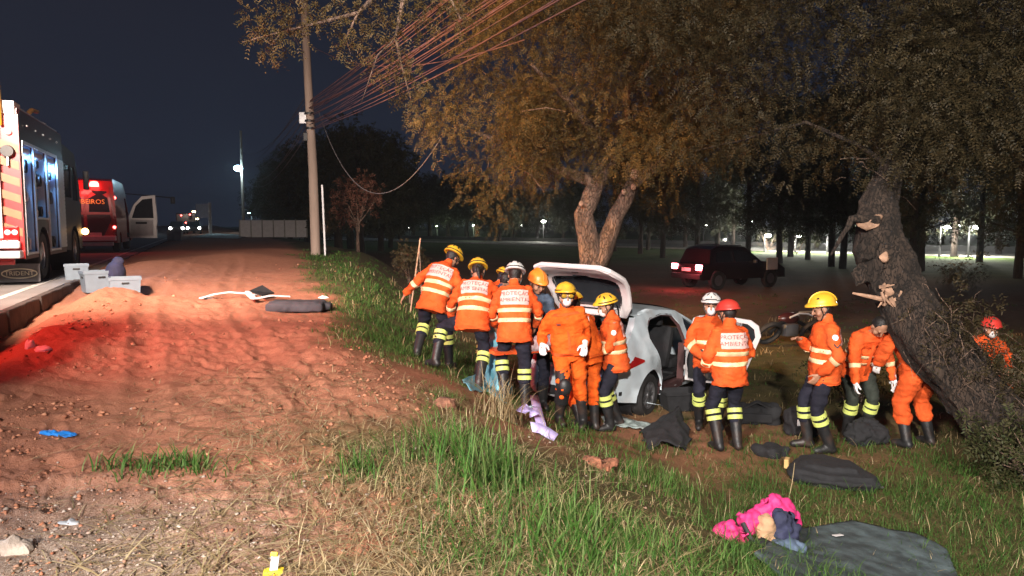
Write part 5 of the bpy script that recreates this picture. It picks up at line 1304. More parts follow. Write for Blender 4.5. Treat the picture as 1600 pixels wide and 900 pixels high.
cs = [(px, py, y) for px, py, y in ((395, 30, 9.2), (405, 58, 9.1), (430, 40, 9.2), (425, 75, 9.2), (455, 60, 9.2), (460, 25, 9.2), (490, 30, 9.2), (500, 10, 9.3), (445, 5, 9.2), (530, 20, 9.3), (545, 50, 9.3), (560, 75, 9.3), (540, 75, 9.3), (580, 25, 9.3), (600, 50, 9.3), (615, 25, 9.3), (620, 80, 9.3), (632, 110, 9.3), (645, 140, 9.3), (640, 158, 9.3), (650, 40, 9.4), (670, 15, 9.4), (575, 5, 9.3), (640, 5, 9.4), (700, 10, 9.5), (730, 5, 9.5), (590, 100, 9.2), (720, 30, 9.5), (610, 125, 9.3))]
V, Fq = leaf_sprays(np.array([tuple(pw(*q)) for q in cs]), 30, .19, .13, 8, .040, .019)
np_mesh('foliage', V, Fq, M['leafgold'], ob)

# trees of the background: a few crowns built once, then copied
def make_far(name, kind):
    rg = np.random.default_rng(abs(hash(kind)) % 1000 if False else {'round': 1, 'round2': 2, 'pine': 3, 'pine2': 4, 'pine3': 5, 'small': 6}[kind]); r2 = random.Random(kind)
    b = []
    if kind.startswith('pine'):
        h = 12; paths = [([(0, 0, -.3), (.08, 0, 3), (-.05, .05, 6), (.05, 0, 11)], [.24, .20, .16, .05])]; cs = []
        for i in range(26):
            z = r2.uniform(2.8, 11.5); a = r2.uniform(0, 6.28); L_ = r2.uniform(1.2, 3.0) * (1.15 - z / 16); e = (math.cos(a) * L_, math.sin(a) * L_, z + r2.uniform(-.3, .7)); paths.append(([(0, 0, z - .4), (e[0] * .5, e[1] * .5, z), e], [.06, .04, .015]))
            cs += [e, (e[0] * .65, e[1] * .65, z)]
        sp_ = leaf_sprays(np.array(cs), 26, .95, .55, 8, .24, .10, rngl=rg)
    elif kind.startswith('round'):
        paths = [([(0, 0, -.3), (.1, 0, 1.2), (0, .1, 2.6), (.2, .1, 5)], [.3, .25, .2, .08])]; cs = crown_points((0, 0, 5.0), (3.6, 3.4, 3.0), 70, .4, rg); cs = cs[cs[:, 2] > 1.8]
        for q in cs[::6]: paths.append(([(0, 0, 2.4), (q[0] * .5, q[1] * .5, (q[2] + 2.6) / 2), tuple(q)], [.10, .06, .02]))
        sp_ = leaf_sprays(cs, 30, .95, .5, 8, .24, .11, rngl=rg)
    else:
        paths = [([(0, 0, -.1), (.04, 0, .8), (-.1, 0, 1.6)], [.07, .055, .04]), ([(.04, 0, .8), (.3, .1, 1.5)], [.045, .03])]; cs = crown_points((0, 0, 2.2), (1.0, .9, .95), 22, .2, rg)
        for q in cs[::3]: paths.append(([(-.05, 0, 1.2), tuple(q)], [.03, .01]))
        sp_ = leaf_sprays(cs, 20, .36, .25, 8, .10, .045, rngl=rg)
    return paths, sp_
protos = {}
NTH = ['leftmost', 'second from the left', 'third from the left', 'fourth from the left', 'fifth from the left', 'sixth from the left', 'seventh from the left', 'eighth from the left', 'ninth from the left', 'tenth from the left', 'eleventh from the left', 'twelfth from the left', 'twelfth from the right', 'eleventh from the right', 'tenth from the right', 'ninth from the right', 'eighth from the right', 'seventh from the right', 'sixth from the right', 'fifth from the right', 'fourth from the right', 'third from the right', 'second from the right', 'rightmost']
def nth(i, n): return NTH[i] if i < (n + 1) // 2 else NTH[24 - (n - i)]
def far_tree(kind, px, yy, label, s=1.0, group=None, m='leaffar', name='tree', z=None, rz=None):
    p = at_dist(px, 400, yy); zz = gz(p.x, p.y) if z is None else z; key = (kind, m)
    if key not in protos:
        paths, (V, Fq) = make_far(name, kind); t = thing(name, label, 'tree', (0, 0, 0), 0, group)
        limb_mesh(paths, 7, .03).build('trunk', M['barkdark'] if kind != 'small' else M['bark'], t, True); np_mesh('crown', V, Fq, M[m], t); protos[key] = t
    else:
        t = copy_tree(protos[key]); t.name = name; t['label'] = label
        if group: t['group'] = group
        elif 'group' in t: del t['group']
    t.location = (p.x, p.y, zz - .1); t.scale = (s, s, s * rnd.uniform(.92, 1.1)); t.rotation_euler = (0, 0, rnd.uniform(0, 6.28) if rz is None else rz)
    return t
GV = sorted(((1000, 66, 1.0), (1035, 58, .95), (1090, 62, 1.0), (1120, 70, 1.05), (1012, 76, 1.0), (1168, 57, 1.0), (1218, 50, .95), (1235, 60, 1.05), (1262, 55, .9), (1300, 46, .9), (1317, 44, .95), (1345, 58, 1.1), (1428, 40, .95), (1440, 42, .9), (1530, 52, 1.0), (1592, 36, .9), (1490, 60, 1.1), (1650, 44, 1.0), (1395, 66, 1.1), (1560, 64, 1.1), (1145, 80, 1.1), (1275, 78, 1.15), (1070, 84, 1.1), (960, 72, .9)))
for i, (px, yy, s_) in enumerate(GV):
    far_tree(rnd.choice(['pine', 'pine2', 'pine3']), px, yy, 'dark slender grove tree beyond the field, ' + nth(i, len(GV)), s_, 'trees of the grove beyond the field', name='grove_tree')
GV = sorted(((430, 96, 1.0), (455, 92, 1.25), (495, 70, 1.25), (530, 66, 1.45), (565, 64, 1.35), (595, 72, 1.15), (480, 98, 1.5), (550, 80, 1.6), (610, 84, 1.0)))
for i, (px, yy, s_) in enumerate(GV):
    far_tree(rnd.choice(['round', 'round2']), px, yy, 'dark round tree of the clump past the tall pole, ' + nth(i, len(GV)), s_, 'dark trees past the tall pole', name='round_tree')
GV = sorted(((645, 135, 1.25), (672, 128, 1.4), (700, 138, 1.55), (730, 126, 1.4), (765, 135, 1.3), (800, 128, 1.2), (840, 122, 1.15), (880, 118, 1.1), (625, 120, .9), (905, 104, 1.1), (780, 112, 1.0)))
for i, (px, yy, s_) in enumerate(GV):
    far_tree(rnd.choice(['round', 'round2']), px, yy, 'low dark skyline tree beyond the open field, ' + nth(i, len(GV)), s_, 'trees on the skyline beyond the field', name='skyline_tree')
far_tree('small', 560, 31, 'small reddish leaved tree standing just past the tall pole', 1.05, m='leafred', name='small_tree')
far_tree('small', 507, 40, 'thin pale sapling at the foot of the dark trees', .8, m='leafdark', name='sapling')
far_tree('small', 640, 17.5, 'leafy sapling beside the leaning white stake', .45, m='leafdark', name='sapling')
sk_ = MB(); a = at_dist(640, 438, 15.5); a.z = gz(a.x, a.y) - .05; sk_.tube([a, at_dist(657, 372, 15.6)], [.018, .014], 8); tag(sk_.build('stake', M['rawwood'], None, True), 'leaning white stake beside the leafy sapling', 'stake')
sk_ = MB(); a = at_dist(659, 425, 16.5); a.z = gz(a.x, a.y) - .05; sk_.tube([a, at_dist(655, 375, 16.5)], [.008, .006], 6); tag(sk_.build('stake', M['pole'], None, True), 'thin upright stake right beside the leaning white one', 'stake')
for px, yy in ((1505, 30), (1485, 33), (1200, 70), (1245, 66)): bush(px, 400, yy, 1.1 * yy / 40, 12, M['dimgrass'], {1505: 'leafy young bush on the lit lawn under the lamps', 1485: 'smaller bush left of the leafy young one on the lawn', 1200: 'low bush on the verge between grove trunks', 1245: 'dark low bush close to a pair of grove trunks'}[px])

# ------------------------------------------------------------------ poles, wires, lamps
plx, ply = -6.9, 26.0; pz_ = gz(plx, ply)
PL = thing('utility_pole', 'tall concrete pole carrying the tangled cables', 'pole', (plx, ply, pz_))
MB().tube([(0, 0, -.3), (-.03, 0, 3), (-.13, 0, 6), (-.27, 0, 11)], [.17, .155, .135, .11], 14).build('pole_shaft', M['pole'], PL, True)
ck = MB()
for z in (4.35, 4.6, 4.85): ck.lathe([(.17, 0), (.18, .04), (.17, .08)], c=(-.085 - (z - 4.35) * .05, 0, z), n=14)
o = ck.build('cable_clamps', M['black'], PL, True); o['kind'] = 'stuff'
MB().bbox((-.24, -.05, 4.1), (.16, .18, .30), .03).build('junction_box', M['black'], PL); MB().bbox((-.34, 0, 4.75), (.25, .12, .4), .02).build('bracket', M['steel'], PL)
tag(MB().tube([(plx + .36, ply - .1, pz_ - .1), (plx + .30, ply - .1, pz_ + 2.45)], .035, 8).build('conduit', M['whitepaint'], None, True), 'thin pale conduit post close beside the tall concrete pole', 'post')
M['wire'] = mat('cable sheath', (.10, .045, .045), .6, .3, 3)
M['wired'] = mat('old cable sheath', (.10, .085, .085), .7, .3, 3)
def wire(a, b, sag, r, m, label, group, n=26):
    a, b = Vector(a), Vector(b); P = []
    for i in range(n + 1):
        t = i / n; p = a.lerp(b, t); p.z -= sag * 4 * t * (1 - t); P.append(p)
    w_ = MB().tube(P, r, 5).build('cable', m, None, True); return tag(w_, label, 'cable', group)
for i in range(22):
    k = rnd.random(); a = (plx + .1 * rnd.uniform(-1, 1), ply - .12, pz_ + 4.35 + 1.0 * k)
    b_ = (9.6 + rnd.uniform(-.9, .9), -8.6, pz_ + 4.9 + .9 * k + rnd.uniform(-.25, .25))
    wire(a, b_, rnd.uniform(.12, .75), rnd.choice([.007, .009, .009, .012, .016]), M['wire'], 'reddish cable in the sagging bundle from the pole to overhead', 'cables of the sagging bundle')
wire((plx, ply, pz_ + 7.2), tuple(at_dist(820, 62, 12)), .55, .010, M['wire'], 'lone cable sagging above the bundle', None)
wire((plx + .2, ply, pz_ + 5.0), tuple(at_dist(690, 215, 15.4)), 1.9, .012, M['wired'], 'slack loop of cable hanging low between the pole and the tree', None, 40)
fp = at_dist(381, 365, 84); fz = gz(fp.x, fp.y)
LPo = thing('lamp_pole', 'distant pole with a cold white street lamp', 'street lamp', (fp.x, fp.y, fz))
MB().tube([(0, 0, -.2), (0, 0, 11.6)], [.18, .13], 10).build('pole_shaft', M['pole'], LPo, True)
MB().tube([(0, 0, 7.2), (-.2, -.5, 7.45)], .05, 6).build('lamp_arm', M['steel'], LPo)
MB().ball((-.2, -.55, 7.38), .46, 12, 8, (1, 1.2, .7)).build('lamp_head', mat('cold lamp', (1, 1, 1), .3, 0, emit=(.45, .82, 1), estr=60), LPo, True)
point('street_light', (fp.x - .2, fp.y - .7, fz + 7.1), 900, (.55, .85, 1), .2)
for i in range(7):
    wire((plx - .2, ply, pz_ + 4.2 + i * .22), (fp.x, fp.y - .2, fz + 7.4 + i * .45 * (1 if i % 2 else .4)), rnd.uniform(.3, 2.4), .014, M['wired'], 'dim cable running from the near pole to the lamp pole', 'cables to the lamp pole', 20)
def lamp(px, py, yy, col, w_, label, r=.2, group=None, hz=-.98, name='street_lamp', e=40):
    p = at_dist(px, py, yy); g_ = gz(p.x, p.y); t = thing(name, label, 'street lamp', (p.x, p.y, g_), 0, group); h = p.z - g_
    MB().tube([(0, 0, -.2), (0, 0, h + .1)], [.09, .06], 8).build('pole_shaft', M['black'], t, True)
    MB().tube([(0, 0, h + .1), (0, -.5, h + .16), (0, -.9, h + .1)], .04, 6).build('lamp_arm', M['black'], t)
    MB().ball((0, -.9, h), r, 10, 8, (1, 1.3, .5)).build('lamp_head', mat('lamp glow', (1, 1, 1), .3, 0, emit=col, estr=e), t, True)
    if w_: point('street_light', (p.x, p.y - .9, p.z - r - .12), w_, col, .25)
W1, W2, GR = (1, .97, .86), (.75, .92, 1), (.8, 1, .62)
LG = 'street lamps along the far road'; LL = 'white street lamp along the far road behind the grove'
lamp(393, 333, 100, (.6, .9, 1), 350, 'small white lamp by the long white wall', .2)
lamp(608, 352, 150, W2, 900, 'bluish white lamp low on the skyline trees', .42)
lamp(683, 353, 150, GR, 500, 'greenish lamp among the low skyline trees', .22)
lamp(849, 346, 110, W1, 1200, 'bright white lamp just left of the forked trunk', .34)
lamp(740, 352, 130, GR, 900, 'faint lamp between the skyline trees', .16)
GV = sorted(((1195, 368, 70, .28), (1243, 369, 68, .22), (1293, 369, 66, .18), (1470, 355, 60, .26), (1490, 353, 78, .20), (1515, 355, 58.5, .24), (1169, 346, 80, .16), (1130, 374, 90, .12), (1085, 380, 92, .22)))
for i, (px, py, yy, r_) in enumerate(GV):
    lamp(px, py, yy, W1, 1500, LL + ', ' + nth(i, len(GV)), r_, LG)
GV = ((640, 356, 160), (700, 350, 150), (770, 346, 150), (815, 352, 140), (900, 350, 120), (1030, 346, 112), (1100, 352, 100), (1330, 354, 92), (1400, 362, 86), (1560, 358, 82))
for i, (px, py, yy) in enumerate(GV):
    lamp(px, py, yy, (W1, GR, W2)[i % 3], 0, 'tiny distant lamp on the skyline, ' + nth(i, len(GV)), .16, 'tiny lamps on the skyline', e=30)
# things along the road far away
wl = at_dist(428, 357, 66)
WL = thing('boundary_wall', 'long low white wall lit beside the far lamp', 'wall', (wl.x, wl.y, gz(wl.x, wl.y)), RA)
for i in range(6): MB().bbox((i * .92 - 2.4, -i * .25, .75), (.90, .12, 1.5), .02).build('wall_panel', M['whitepaint'], WL)
for i in range(7): MB().bbox((i * .92 - 2.86, -i * .25, .78), (.10, .16, 1.62), .02).build('wall_post', M['concrete'], WL)
q = at_dist(273, 372, 52); cb = MB().bbox((0, 0, .25), (.95, .8, 1.0), .06); o = cb.build('concrete_block', M['concrete'], None, False, loc=(q.x, q.y, .42), rot=(0, 0, RA)); tag(o, 'concrete block at the far end of the kerb', 'block')
q = at_dist(319, 360, 80); SG = thing('billboard', 'pale rectangular board high on its post by the far road', 'sign', (q.x, q.y, gz(q.x, q.y)), RA + .2)
MB().bbox((-.15, 0, 2.6), (1.3, .14, 1.5), .02).build('board', mat('pale sign board', (.42, .44, .55), .6, .05, 3), SG); MB().bbox((.65, .05, 1.7), (.32, .2, 3.6), .03).build('post', M['steel'], SG)
q = at_dist(270, 313, 60); SG = thing('hanging_sign', 'tiny dark signal with a pale rim hanging over the far road', 'signal', (q.x, q.y, gz(q.x, q.y)), RA); h = q.z - gz(q.x, q.y)
MB().bbox((0, 0, h), (.34, .2, .55), .03).build('signal_box', M['black'], SG); MB().box((0, -.11, h), (.1, .02, .34)).build('signal_face', M['flap'], SG); MB().tube([(0, 0, h + .2), (-3.6, 0, h + .5), (-3.6, 0, 0)], .05, 6).build('signal_mast', M['black'], SG)
def far_car(px, yy, label, facing, z=ROAD_Z):
    p = at_dist(px, 360, yy); c = thing('approaching_car', label, 'car', (p.x, p.y, z), RA + facing)
    MB().rings([[(sx, y, zz) for sx, zz in ((-.8, .3), (-.85, .6), (-.82, .85), (-.62, tz), (.62, tz), (.82, .85), (.85, .6), (.8, .3))] for y, tz in ((-2, .87), (-1.0, .93), (-.4, 1.42), (.9, 1.45), (1.7, .95), (2.0, .87))]).build('body', M['trim'], c, True)
    for sg in (-1, 1):
        MB().ball((sg * .62, -2.03, .68), .15, 10, 6, (1, .5, 1)).build('headlamp', M['whiteglow'], c, True)
        for wy in (-1.3, 1.3): MB().lathe([(.2, -.1), (.31, -.1), (.31, .1), (.2, .1)], axis='x', n=16).build('wheel', M['tyre'], c, True, loc=(sg * .76, wy, .31))
far_car(277, 84, 'approaching car with bright headlamps on the far road, closest to the van', 0); far_car(303, 88, 'approaching car with dimmer headlamps below the billboard', 0)
def far_bus(px, yy):
    p = at_dist(px, 360, yy); c = thing('stopped_truck', 'dark vehicle with several small red lamps between the oncoming headlamps', 'truck', (p.x, p.y, ROAD_Z), RA)
    MB().bbox((0, 2, 1.4), (2.2, 5, 2.2), .1).build('body', M['fdark'], c)
    for x, z in ((-.9, 1.0), (.9, 1.0), (-.5, 2.2), (.5, 2.3), (0, 1.3), (.3, .8)): MB().ball((x, -.52, z), .09, 8, 6).build('red_lamp', M['redglow'], c)
    for sx in (-.9, .9): MB().lathe([(.2, -.15), (.45, -.15), (.45, .15), (.2, .15)], axis='x', n=16).build('wheel', M['tyre'], c, True, loc=(sx, .5, .45))
far_bus(291, 92)
lamp(307, 331, 120, (1, .75, .4), 0, 'amber lamp high over the far end of the road', .3, None, e=16); lamp(311, 342, 125, (1, .75, .4), 0, 'lower amber lamp near the billboard post', .3, None, e=16)

# ------------------------------------------------------------------ dark pickup with lit tail lamps out in the field
M['pick'] = mat('dark maroon car paint', (.018, .008, .008), .3, .08, 3, coat=.4)
q = at_dist(1066, 450, 30.0); PK = thing('pickup_car', 'dark car parked on the field with bright red tail lamps', 'car', (q.x + 2.2, q.y + 1.0, gz(q.x + 2.2, q.y + 1.0)), R(-62))
pp = [(-2.3, .42), (-2.35, .8), (-2.3, 1.02), (-1.95, 1.06), (-1.75, 1.62), (-1.4, 1.74), (.1, 1.72), (.9, 1.12), (1.9, 1.0), (2.25, .8), (2.28, .42)] + arc(1.45, .42, .42, 0, 180, 10) + arc(-1.45, .42, .42, 0, 180, 10)
wn1 = [(-1.6, 1.12), (-1.5, 1.5), (-.65, 1.6), (-.6, 1.12)]; wn2 = [(-.5, 1.12), (-.55, 1.6), (.05, 1.58), (.55, 1.14)]
px_ = lambda sg: (lambda y, z: (sg * (.90 - .28 * max(0, z - 1.02)), y, z))
for sg in (1, -1):
    panel('side_panel', pp, [wn1, wn2], px_(sg), M['pick'], PK, .18, .03)
    for w_ in (wn1, wn2): panel('window_glass', w_, [], lambda y, z: (sg * (.885 - .28 * max(0, z - 1.02)), y, z), M['glass'], PK, .4, 0)
    for wy in (1.45, -1.45):
        w_ = MB().lathe([(.22, -.11), (.35, -.12), (.39, -.08), (.39, .08), (.35, .12), (.22, .11)], axis='x', n=24, cap=(False, False)).build('wheel', M['tyre'], PK, True, loc=(sg * .80, wy, .39))
        MB().lathe([(.22, .09), (.2, .05), (.05, .07), (0, .07)], axis='x', n=18).build('rim', M['rim'], w_, True).scale = (sg, 1, 1)
    MB().bbox((sg * .72, -2.33, .92), (.34, .08, .22), .03).build('tail_lamp', mat('bright tail lamp', (1, .4, .45), .3, 0, emit=(1, .16, .2), estr=36), PK)
    MB().ball((sg * .70, -2.37, .92), .055, 8, 6, (1.4, .5, 1)).build('lamp_core', M['whiteglow'], PK)
    MB().bbox((sg * .98, .45, 1.12), (.16, .1, .14), .03).build('mirror', M['steel'], PK)
    MB().tube([(sg * .62, -1.3, 1.78), (sg * .62, 0, 1.78)], .025, 6).build('roof_rail', M['steel'], PK)
MB().rings([[(px_(-1)(y, z)[0], y, z), (0, y, z + .03), (px_(1)(y, z)[0], y, z)] for y, z in pp[:11]], closed=False, cap=(False, False)).build('body_shell', M['pick'], PK, True)
MB().bbox((0, -2.36, .55), (1.75, .14, .22), .04).build('bumper', M['trim'], PK); MB().bbox((0, -2.36, .82), (.52, .03, .14), .005).build('number_plate', M['whitepaint'], PK)
MB().bbox((.95, 1.45, 1.0), (.06, .62, .5), .02).build('pale_fender', M['whitepaint'], PK)
lx, ly = q.x, q.y - .9
point('tail_glow', (lx - .2, ly + .2, gz(lx, ly) + .9), 60, (1, .08, .1), .2)
# overturned wheelbarrow-like white rail lying in the grass
q = at_dist(1235, 490, 16); z = gz(q.x, q.y)
WR = thing('motorcycle', 'dark toppled motorcycle with a pale curved fender lying in the dark grass', 'motorcycle', (q.x, q.y, z), R(20))
for x in (-.55, .62): MB().lathe([(.24, -.05), (.29, -.05), (.31, 0), (.29, .05), (.24, .05)], axis='y', n=24, cap=(False, False)).build('wheel', M['tyre'], WR, True, loc=(x, 0, .30), rot=(R(35), 0, 0))
MB().tube([(-.55, 0, .3), (-.2, .05, .5), (.2, .08, .55), (.62, 0, .3)], .045, 8).build('frame', M['black'], WR, True); MB().ball((.05, .1, .58), .2, 12, 8, (1.4, .7, .7)).build('tank', M['fdark'], WR, True); MB().bbox((0, .04, .34), (.36, .26, .28), .06).build('engine', M['rim'], WR, True)
MB().tube([(-.05, -.05, .62), (.2, -.05, .70), (.45, -.02, .68), (.6, 0, .63)], .022, 8).build('fender', M['whitepaint'], WR, True); MB().tube([(.5, -.25, .75), (.5, 0, .72), (.5, .3, .68)], .018, 6).build('handlebar', M['steel'], WR, True)
# ------------------------------------------------------------------ stretcher, sheets and loose kit
M['board'] = mat('orange plastic board', (.70, .10, .025), .4, .08, 4)
M['bluesheet'] = mat('pale blue sheet', (.16, .42, .52), .7, .2, 5, .3, 30)
M['pinksheet'] = mat('pale pink blanket', (.70, .50, .52), .8, .2, 6, .3, 40)
M['purple'] = mat('lilac strap', (.55, .45, .80), .6, .15, 14, emit=(.45, .32, .85), estr=.0)
SB = thing('spine_board', 'orange rescue board held level at the open tailgate', 'stretcher', (.55, 9.62, .02), R(28))
bo = []
for x, w_ in ((-.95, .16), (-.9, .20), (-.5, .22), (.5, .22), (.9, .18), (.95, .13)): bo.append((x, w_))
poly = [(x, w_) for x, w_ in bo] + [(x, -w_) for x, w_ in bo[::-1]]
panel('deck', poly, [[(x - .09, sg * .165 - .018), (x + .09, sg * .165 - .018), (x + .09, sg * .165 + .018), (x - .09, sg * .165 + .018)] for x in (-.6, -.2, .2, .6) for sg in (-1, 1)], lambda x, y: (x, y, .012 * math.cos(y * 7)), M['board'], SB, .08, .045)
def cloth_lump(name, label, cat, loc, size, m, seed, rz=0, amp=.35, vox=.02, balls=5, fl=.55):
    r2 = random.Random(seed); b = MB()
    for i in range(balls):
        b.ball((r2.uniform(-.5, .5) * size[0] * .7, r2.uniform(-.5, .5) * size[1] * .7, size[2] * r2.uniform(.15, .5)), 1, 12, 8, (size[0] * r2.uniform(.28, .42), size[1] * r2.uniform(.28, .45), size[2] * r2.uniform(.35, .55)))
    me = remeshed(b, vox)
    for v_ in me.vertices:
        p = v_.co; k = mnoise.noise(p * 9 + Vector((seed, 0, 0))) + .6 * mnoise.noise(p * 21 + Vector((0, seed, 0))); v_.co = p + v_.normal * k * min(size) * amp * .5
    o = finish(me, name, M[m] if isinstance(m, str) else m, None, True, loc=loc, rot=(0, 0, rz), recalc=False); return tag(o, label, cat)
cloth_lump('blanket', 'pale pink blanket bundled on the orange board', 'blanket', (.42, 9.52, .02), (.75, .36, .20), 'pinksheet', 4, R(28))
def sheet(name, label, cat, P, nu, nv, m, thick=.006, wave=.02, seed=0):
    """soft sheet through a grid of control points"""
    P = [[Vector(p) for p in r] for r in P]; b = MB(); rs = []
    def samp(u, v):
        a = u * (len(P) - 1); i = min(int(a), len(P) - 2); c = v * (len(P[0]) - 1); j = min(int(c), len(P[0]) - 2); fu, fv = a - i, c - j
        return P[i][j].lerp(P[i][j + 1], fv).lerp(P[i + 1][j].lerp(P[i + 1][j + 1], fv), fu)
    for i in range(nu + 1):
        rs.append([samp(i / nu, j / nv) + Vector((mnoise.noise(samp(i / nu, j / nv) * 8 + Vector((seed, 0, 0))), mnoise.noise(samp(i / nu, j / nv) * 8 + Vector((0, seed, 3))), mnoise.noise(samp(i / nu, j / nv) * 9 + Vector((0, 0, seed))))) * wave for j in range(nv + 1)])
    b.rings(rs, closed=False, cap=(False, False)); o = b.build(name, m, None, True, sharp=80)
    sm = o.modifiers.new('thickness', 'SOLIDIFY'); sm.thickness = thick
    return tag(o, label, cat)
A = lambda px, py, y: at_dist(px, py, y)
sheet('blue_sheet', 'pale blue sheet hanging down behind the white helmeted rescuer', 'sheet', [[A(752, 500, 9.75), A(775, 498, 9.7), A(800, 505, 9.6)], [A(756, 560, 9.7), A(772, 565, 9.55), A(792, 570, 9.6)], [A(762, 612, 9.55), A(782, 618, 9.4), A(800, 615, 9.5)]], 14, 10, M['bluesheet'], .006, .035, 1)
def gpt(px, py, dz=.02): x, y = on_ground(px, py); return Vector((x, y, gz(x, y) + dz))
sheet('blue_sheet', 'crumpled pale blue sheet on the ground between the boots', 'sheet', [[gpt(722, 600, .05), gpt(748, 592, .08), gpt(775, 610, .05)], [gpt(726, 607, .06), gpt(752, 604, .10), gpt(785, 622, .06)], [gpt(735, 612), gpt(762, 616, .03), gpt(795, 634)]], 12, 12, M['bluesheet'], .006, .03, 2)
M['clearplastic'] = mat('clear plastic film', (.55, .72, .70), .15, .2, 9, .3, 20, alpha=.35)
sheet('plastic_film', 'clear crumpled plastic film with pale sheen on the trampled grass', 'plastic', [[gpt(938, 655, .05), gpt(965, 658, .06), gpt(1000, 664, .05), gpt(1040, 672, .04)], [gpt(942, 668, .04), gpt(970, 672, .05), gpt(1003, 676, .05), gpt(1045, 681)]], 10, 22, mat('pale plastic film', (.42, .50, .48), .25, .4, 14, .4, 25, alpha=.75), .003, .035, 5)
ST = []
def strap(pts, label, wdt=.05):
    P = [gpt(px, py, dz) for px, py, dz in pts]; b = MB(); rs = []
    for i, p in enumerate(P):
        t = (P[min(i + 1, len(P) - 1)] - P[max(i - 1, 0)]).normalized(); s_ = t.cross(Vector((0, -.75, .65))).normalized() * wdt
        rs.append([p - s_, p + s_])
    b.rings(rs, closed=False, cap=(False, False)); o = b.build('strap', M['purple'], None, True, sharp=80); m_ = o.modifiers.new('t', 'SOLIDIFY'); m_.thickness = .006; return tag(o, label, 'strap')
strap([(813, 660, .10), (824, 657, .14), (835, 665, .10)], 'short lilac strap end lying apart on the grass edge')
strap([(834, 645, .22), (838, 655, .16), (842, 665, .10), (846, 674, .05)], 'lilac strap standing up with dark marks')
strap([(830, 676, .05), (842, 679, .06), (854, 684, .05), (868, 690, .03)], 'long lilac strap stretched out on the soil')
for px, py, l_ in ((836, 640, 'clear plastic tube loop by the lilac straps'),):
    P = [gpt(832 + 10 * math.cos(a), 652 + 14 * math.sin(a), .12 + .08 * math.sin(a)) for a in np.linspace(0, 6, 16)]; tag(MB().tube(P, .008, 6).build('plastic_tube', M['clearplastic'], None, True), l_, 'tube')
sheet('black_cloth', 'crumpled black cloth on the trampled ground', 'cloth', [[gpt(1000, 680, .05), gpt(1030, 674, .16), gpt(1058, 668, .26), gpt(1075, 678, .10)], [gpt(1005, 692, .10), gpt(1030, 690, .20), gpt(1056, 690, .26), gpt(1078, 695, .08)], [gpt(1012, 706, .03), gpt(1040, 708, .12), gpt(1062, 708, .06), gpt(1075, 705, .01)]], 22, 30, M['seatcloth'], .012, .055, 4)
cloth_lump('soil_heap', 'small heap of orange soil in the grass', 'soil', gpt(933, 728, -.04), (.28, .20, .11), mat('orange soil', (.26, .10, .055), .95, .4, 14, .9, 40), 21, 0, 1.1)
# dark tub under the open door
tb = gpt(1062, 640, 0); TB = thing('tub', 'dark grey tub standing below the open car door', 'tub', (tb.x, tb.y, tb.z), R(10))
MB().rings([[(sx * w_, sy * d_, z) for sx, sy in ((-1, -1), (1, -1), (1, 1), (-1, 1))] for z, w_, d_ in ((0, .22, .15), (.24, .27, .19), (.24, .29, .21), (.27, .29, .21), (.27, .265, .185), (.05, .2, .13))]).build('shell', M['seatcloth'], TB)
def pack(px, py, size, rz, label, cat, seed, name='kit_bag', strapped=True, m='seatcloth'):
    p = gpt(px, py, -.01); t = thing(name, label, cat, tuple(p), rz); b = MB(); b.bbox((0, 0, size[2] / 2), size, min(size) * .32)
    me = remeshed(b, .022)
    for v_ in me.vertices: q_ = v_.co; v_.co = q_ + v_.normal * .05 * (mnoise.noise(q_ * 7 + Vector((seed, 0, 0))) + .5 * mnoise.noise(q_ * 15))
    finish(me, 'body', M[m], t, True, recalc=False)
    if strapped:
        MB().tube([(-size[0] * .3, -size[1] * .45, size[2] * .9), (0, -size[1] * .35, size[2] * 1.2), (size[0] * .3, -size[1] * .45, size[2] * .9)], .014, 6).build('handle', M['black'], t, True)
        MB().bbox((0, -size[1] * .52, size[2] * .45), (size[0] * .6, .05, size[2] * .45), .02).build('pocket', M[m], t, True)
    return t
pack(1180, 660, (.62, .36, .26), R(-10), 'black kit bag lying on its side behind the red helmeted rescuer', 'bag', 1)
pk = pack(1252, 680, (.42, .30, .34), R(15), 'black bag with white tags by the profile rescuer', 'bag', 2)
for x in (-.16, .12): MB().bbox((x, -.17, .22), (.05, .02, .08), .005).build('tag', M['whitepaint'], pk)
pack(1205, 712, (.34, .28, .12), R(30), 'small round black bag between two rescuers', 'bag', 3, strapped=False)
pack(1345, 690, (.6, .4, .3), R(0), 'grey bundle behind the profile rescuer', 'bundle', 4, strapped=False, m='bluegrey' if False else 'flap2') if False else None
cloth_lump('grey_bundle', 'dull grey cloth bundle by the stooping rescuer', 'bundle', tuple(gpt(1338, 690, -.02)), (.5, .36, .34), 'seatcloth', 15)
dv = gpt(1195, 655, .08); DV = thing('monitor_device', 'small device with green lights lying among the bags', 'device', tuple(dv), R(-5))
MB().bbox((0, 0, .06), (.26, .16, .12), .02).build('case', M['black'], DV); 
for x in (-.06, .005, .03): MB().ball((x, -.085, .075), .013, 8, 6, (1.2, .5, .8)).build('green_light', mat('green lamp', (0, 1, .3), .3, 0, emit=(.05, 1, .4), estr=14), DV)
MB().bbox((.11, -.08, .10), (.05, .03, .06), .008).build('white_clip', M['whitepaint'], DV); MB().bbox((.16, -.08, .08), (.04, .03, .04), .008).build('red_clip', M['redlens'], DV)
point('green_glow', (dv.x, dv.y - .14, dv.z + .08), .35, (.05, 1, .4), .03)
